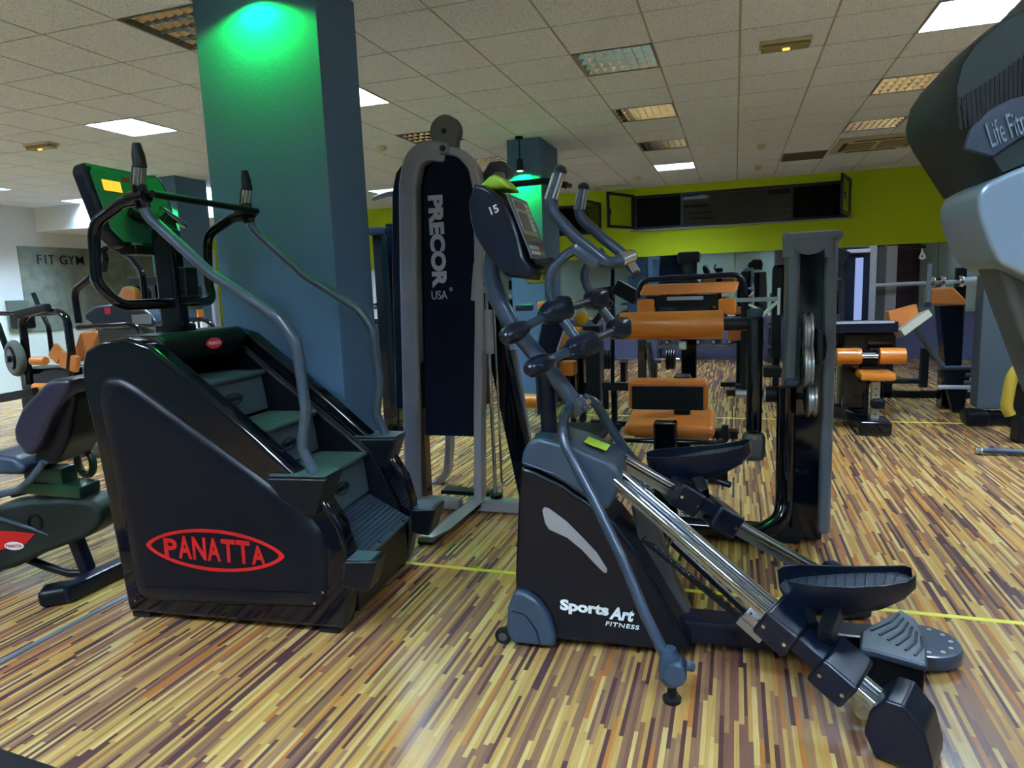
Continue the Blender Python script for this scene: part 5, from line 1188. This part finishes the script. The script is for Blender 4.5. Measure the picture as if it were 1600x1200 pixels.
b = B(); a = Bf.z(1530, 704, .035); b.cyl((a.x, a.y, .035), (a.x + 1.2, a.y, .035), .024, n=14); lb = b.done('floor_bar', m_slate, None); lb.location = (0, 0, 0)
lb.matrix_world = Matrix.Translation(Bf.O); tag(lb, 'blue-black bar lying low on the floor at the right edge', 'bar')
b = B(); b.cyl((a.x - .03, a.y, .035), (a.x + .02, a.y, .035), .030, n=14, b=.006); b.done('silver_end_cap', m_steel, lb)
# --- machine with orange pads behind the elliptical
O_ = Frame(-1.55, 6.2, 0)
om = thing('orange_padded_machine', 'orange padded machine with dark blue shroud, seen behind the elliptical neck', 'weight machine', O_)
part(O_, om, 'upper_pad', m_orange, (838, 472, 908, 484, .2, .3, .02)); part(O_, om, 'back_pad', m_orange, (870, 512, 908, 545, .1, .12, .02)); part(O_, om, 'lower_pad', m_orange, (872, 566, 896, 588, .0, .2, .02))
b = B(); b.prism(O_.vs([(846, 500), (880, 486), (884, 500), (874, 540), (868, 580), (866, 640), (838, 650), (834, 560)], -.1), (0, .12, 0), .03); b.done('blue_shroud', m_navy, om)
b = B(); b.tube(O_.vs([(884, 490), (884, 512), (872, 545), (866, 590)], -.12), .012, .08, 10); b.done('silver_trim', m_silver, om)
part(O_, om, 'post', m_gloss, (902, 545, 914, 660, .1, .1, .01)); part(O_, om, 'post', m_gloss, (890, 585, 900, 660, .1, .08, .01))
b = B(); b.box((O_.v(890, 660, .1).x, .2, .05), (.6, .6, .09), .02); b.done('base', m_blackp, om)
a, c = O_.v(812, 650, .4), O_.v(838, 648, .4); b = B(); b.cyl((a.x - .1, .4, .32), (c.x + .12, .4, .32), .075, n=22, b=.01); b.done('floor_roller', m_orange, om)
part(O_, om, 'grip_bar', m_slate, (804, 476, 832, 486, -.1, .05, .015))
g = Frame(-1.3, 8.6, 0); c = g.v(909, 497, 0)
b = B(); b.box((c.x, .0, (c.z - .09) / 2), (.5, .3, c.z - .09), .02); sh_o = b.done('storage_stand', m_blackp); sh_o.location = g.O; tag(sh_o, 'low black equipment stand behind the elliptical swing arms', 'stand')
b = B(); b.lathe((c.x, -.05, c.z), (0, 1, 0), [(0, .05), (.02, .09), (.07, .09), (.09, .05)], 20); y_ = b.done('weight_disc', M('yellow_disc_paint', rgb(220, 170, 30), .4)); y_.location = g.O; tag(y_, 'small yellow weight disc behind the elliptical arms', 'weight')
# --- left background: plate loaded frame, rack, trainer console, seats
A_f = Frame(-7.9, 6.0, 0)
am = thing('lever_machine', 'black tube-framed lever machine with a round grey rubber tyre plate, far left', 'weight machine', A_f)
ptube(A_f, am, 'main_hoop', m_gloss, [(46, 600), (38, 530), (34, 500), (46, 489), (92, 487), (104, 496), (112, 550), (108, 600)], 0, .045, .12, 14)
pbar(A_f, am, 'upper_lever', m_blackp, (26, 492), (76, 480), -.05, -.05, .10, .10, .03)
part(A_f, am, 'left_block', m_blackp, (12, 490, 34, 515, .05, .2, .03))
ptube(A_f, am, 'rear_tube', m_gloss, [(0, 490), (22, 490)], .2, .03); ptube(A_f, am, 'raked_tube', m_blackp, [(-4, 505), (14, 555)], .2, .035)
ptube(A_f, am, 'thin_tube', m_blackp, [(52, 458), (60, 478), (76, 510), (82, 560)], .3, .028, .1)
c = A_f.v(24, 560, -.1); b = B(); b.torus(c, (.3, 1, 0), .17, .05, 28, 10); ty = b.done('tyre_plate', M('grey_green_rubber', (.06, .07, .06, 1), .7), am)
b = B(); b.cyl(c - V3((.02, .05, 0)), c + V3((.02, .05, 0)), .12, n=22); b.cyl(c - V3((.03, .09, 0)), c, .04, n=14); b.done('plate_core', m_blackp, ty)
part(A_f, am, 'black_body', m_gloss, (28, 575, 110, 612, .0, .35, .03)); pbar(A_f, am, 'floor_beam', m_blackp, (4, 622), (56, 612), -.2, -.2, .10, .08)
a = A_f.v(60, 612, .1); b = B(); b.box((a.x, .2, a.z / 2), (.5, .3, a.z), .02); b.done('base', m_blackp, am)
for nm, (x0, y0, x1, y1) in (('lower_pad', (50, 560, 72, 568)), ('orange_roller', (54, 598, 80, 612))):
    a, c = A_f.v(x0, (y0 + y1) / 2, -.12), A_f.v(x1, (y0 + y1) / 2, -.12); b = B(); b.cyl(a, V3((c.x, a.y, a.z)), .05, n=18, b=.012); b.done(nm, m_orange, am)
b = B(); a, c, d = A_f.v(82, 545, 0), A_f.v(96, 560, 0), A_f.v(122, 570, 0); b.bar(a, c, .20, .05, .02, (0, 1, 0)); b.bar(c, d, .20, .07, .02, (0, 1, 0)); b.done('orange_seat', m_orange2, am)
b = B(); b.prism(A_f.vs([(114, 550), (124, 520), (148, 517), (152, 522), (140, 550), (124, 566)], .1), (0, .3, 0), .02); b.done('tan_backrest', m_orange2, am)
rack(-9.4, 8.9, math.radians(10), 1.6, (.55, 1.0), 'tall dumbbell rack below the lettered wall panel', 'black dumbbell on the rack below the lettered wall panel', 'dumbbells below the lettered panel', 5)
Xf = Frame(-5.6, 5.2, 0)
xm_ = thing('cross_trainer', 'blue-grey cross trainer seen from behind with black swing handles, behind the stair climber', 'cross trainer', Xf)
b = B(); b.prism(Xf.vs([(132, 500), (130, 490), (148, 478), (175, 474), (215, 476), (235, 492), (242, 505), (238, 512), (150, 512)], 0), (0, .16, 0), .03); cn_ = b.done('console', m_slate2, xm_)
b = B(); b.box(tuple(Xf.v(168, 486, -.004)), (.07, .012, .06), .02); b.done('red_dot_badge', m_pink, cn_)
part(Xf, cn_, 'rear_panel', m_print, (205, 492, 236, 506, -.006, .012, .004))
ptube(Xf, xm_, 'fixed_handle', m_gloss, [(122, 512), (200, 506), (216, 512), (226, 530)], -.08, .027, .1, 14)
ptube(Xf, xm_, 'swing_handle', m_gloss, [(123, 505), (117, 465), (118, 452), (142, 434)], -.02, .034, .1, 14)
ptube(Xf, xm_, 'swing_handle', m_gloss, [(162, 424), (166, 402), (160, 390), (170, 383), (205, 402), (222, 424), (230, 500)], .1, .030, .12, 14)
part(Xf, xm_, 'lower_body', m_dgrey, (150, 514, 222, 560, .02, .2, .03)); a = Xf.v(188, 560, .1); b = B(); b.box((a.x, .12, a.z / 2), (.22, .2, a.z), .02); b.box((a.x, .3, .06), (.6, 1.2, .12), .03); b.done('base', m_dgrey, xm_)
Nf = Frame(-6.6, 7.4, 0)
nm_ = thing('seated_machine', 'tan rounded headrest machine with black upper beam, between the swing handles at left', 'weight machine', Nf)
b = B(); b.prism(Nf.vs([(184, 480), (184, 460), (190, 449), (198, 447), (207, 450), (211, 460), (211, 480)], 0), (0, .12, 0), .03, 4); b.done('headrest', m_orange2, nm_)
part(Nf, nm_, 'upper_beam', m_blackp, (198, 434, 262, 444, .1, .15, .02)); part(Nf, nm_, 'beam_plate', m_gloss, (200, 444, 245, 470, .15, .1, .02)); part(Nf, nm_, 'white_post', m_silver, (233, 455, 238, 560, .2, .08, .01)); part(Nf, nm_, 'frame', m_blackp, (190, 478, 240, 600, .2, .12, .01))
a = Nf.v(215, 600, .2); b = B(); b.box((a.x, .3, a.z / 2), (.4, .3, a.z), .02); b.done('base', m_blackp, nm_)
Jf = Frame(-4.6, 6.6, 0)
jm = thing('row_machine', 'black and white weight-stack machine glimpsed right of the stair climber mast', 'weight machine', Jf)
part(Jf, jm, 'white_stack', m_white, (284, 500, 316, 514, .1, .1, .01)); [part(Jf, jm, 'stack_label', m_blackp, (x, 502, x + 4, 512, .09, .01, .001)) for x in (288, 300, 308)]
ptube(Jf, jm, 'handle_tube', m_gloss, [(283, 500), (318, 499), (332, 506), (334, 520)], .0, .028, .1, 12); part(Jf, jm, 'upright', m_silver, (326, 390, 334, 520, .3, .1, .01)); part(Jf, jm, 'black_block', m_blackp, (288, 446, 305, 482, .15, .15, .02)); part(Jf, jm, 'orange_edge', m_orange, (306, 484, 312, 512, .2, .1, .01))
a = Jf.v(305, 520, .2); b = B(); b.box((a.x, .25, a.z / 2), (.4, .3, a.z), .02); b.done('base', m_blackp, jm)

b = B(); a, c = Q.v(1394, 388, .12), Q.v(1446, 388, .12); b.cyl(a, V3((c.x, a.y, a.z)), .02, n=10); pa_ = b.done('pulley_arm', m_blackp, sm)
b = B(); t0, t1, t2, t3 = Q.v(1441, 388, .12), Q.v(1441, 394, .12), Q.v(1436, 404, .12), Q.v(1446, 404, .12)
b.tube([t0, t1], .006, 0, 6); b.tube([t1, t2, t3, t1], .012, .02, 8); b.done('stirrup_handle', m_white, pa_)
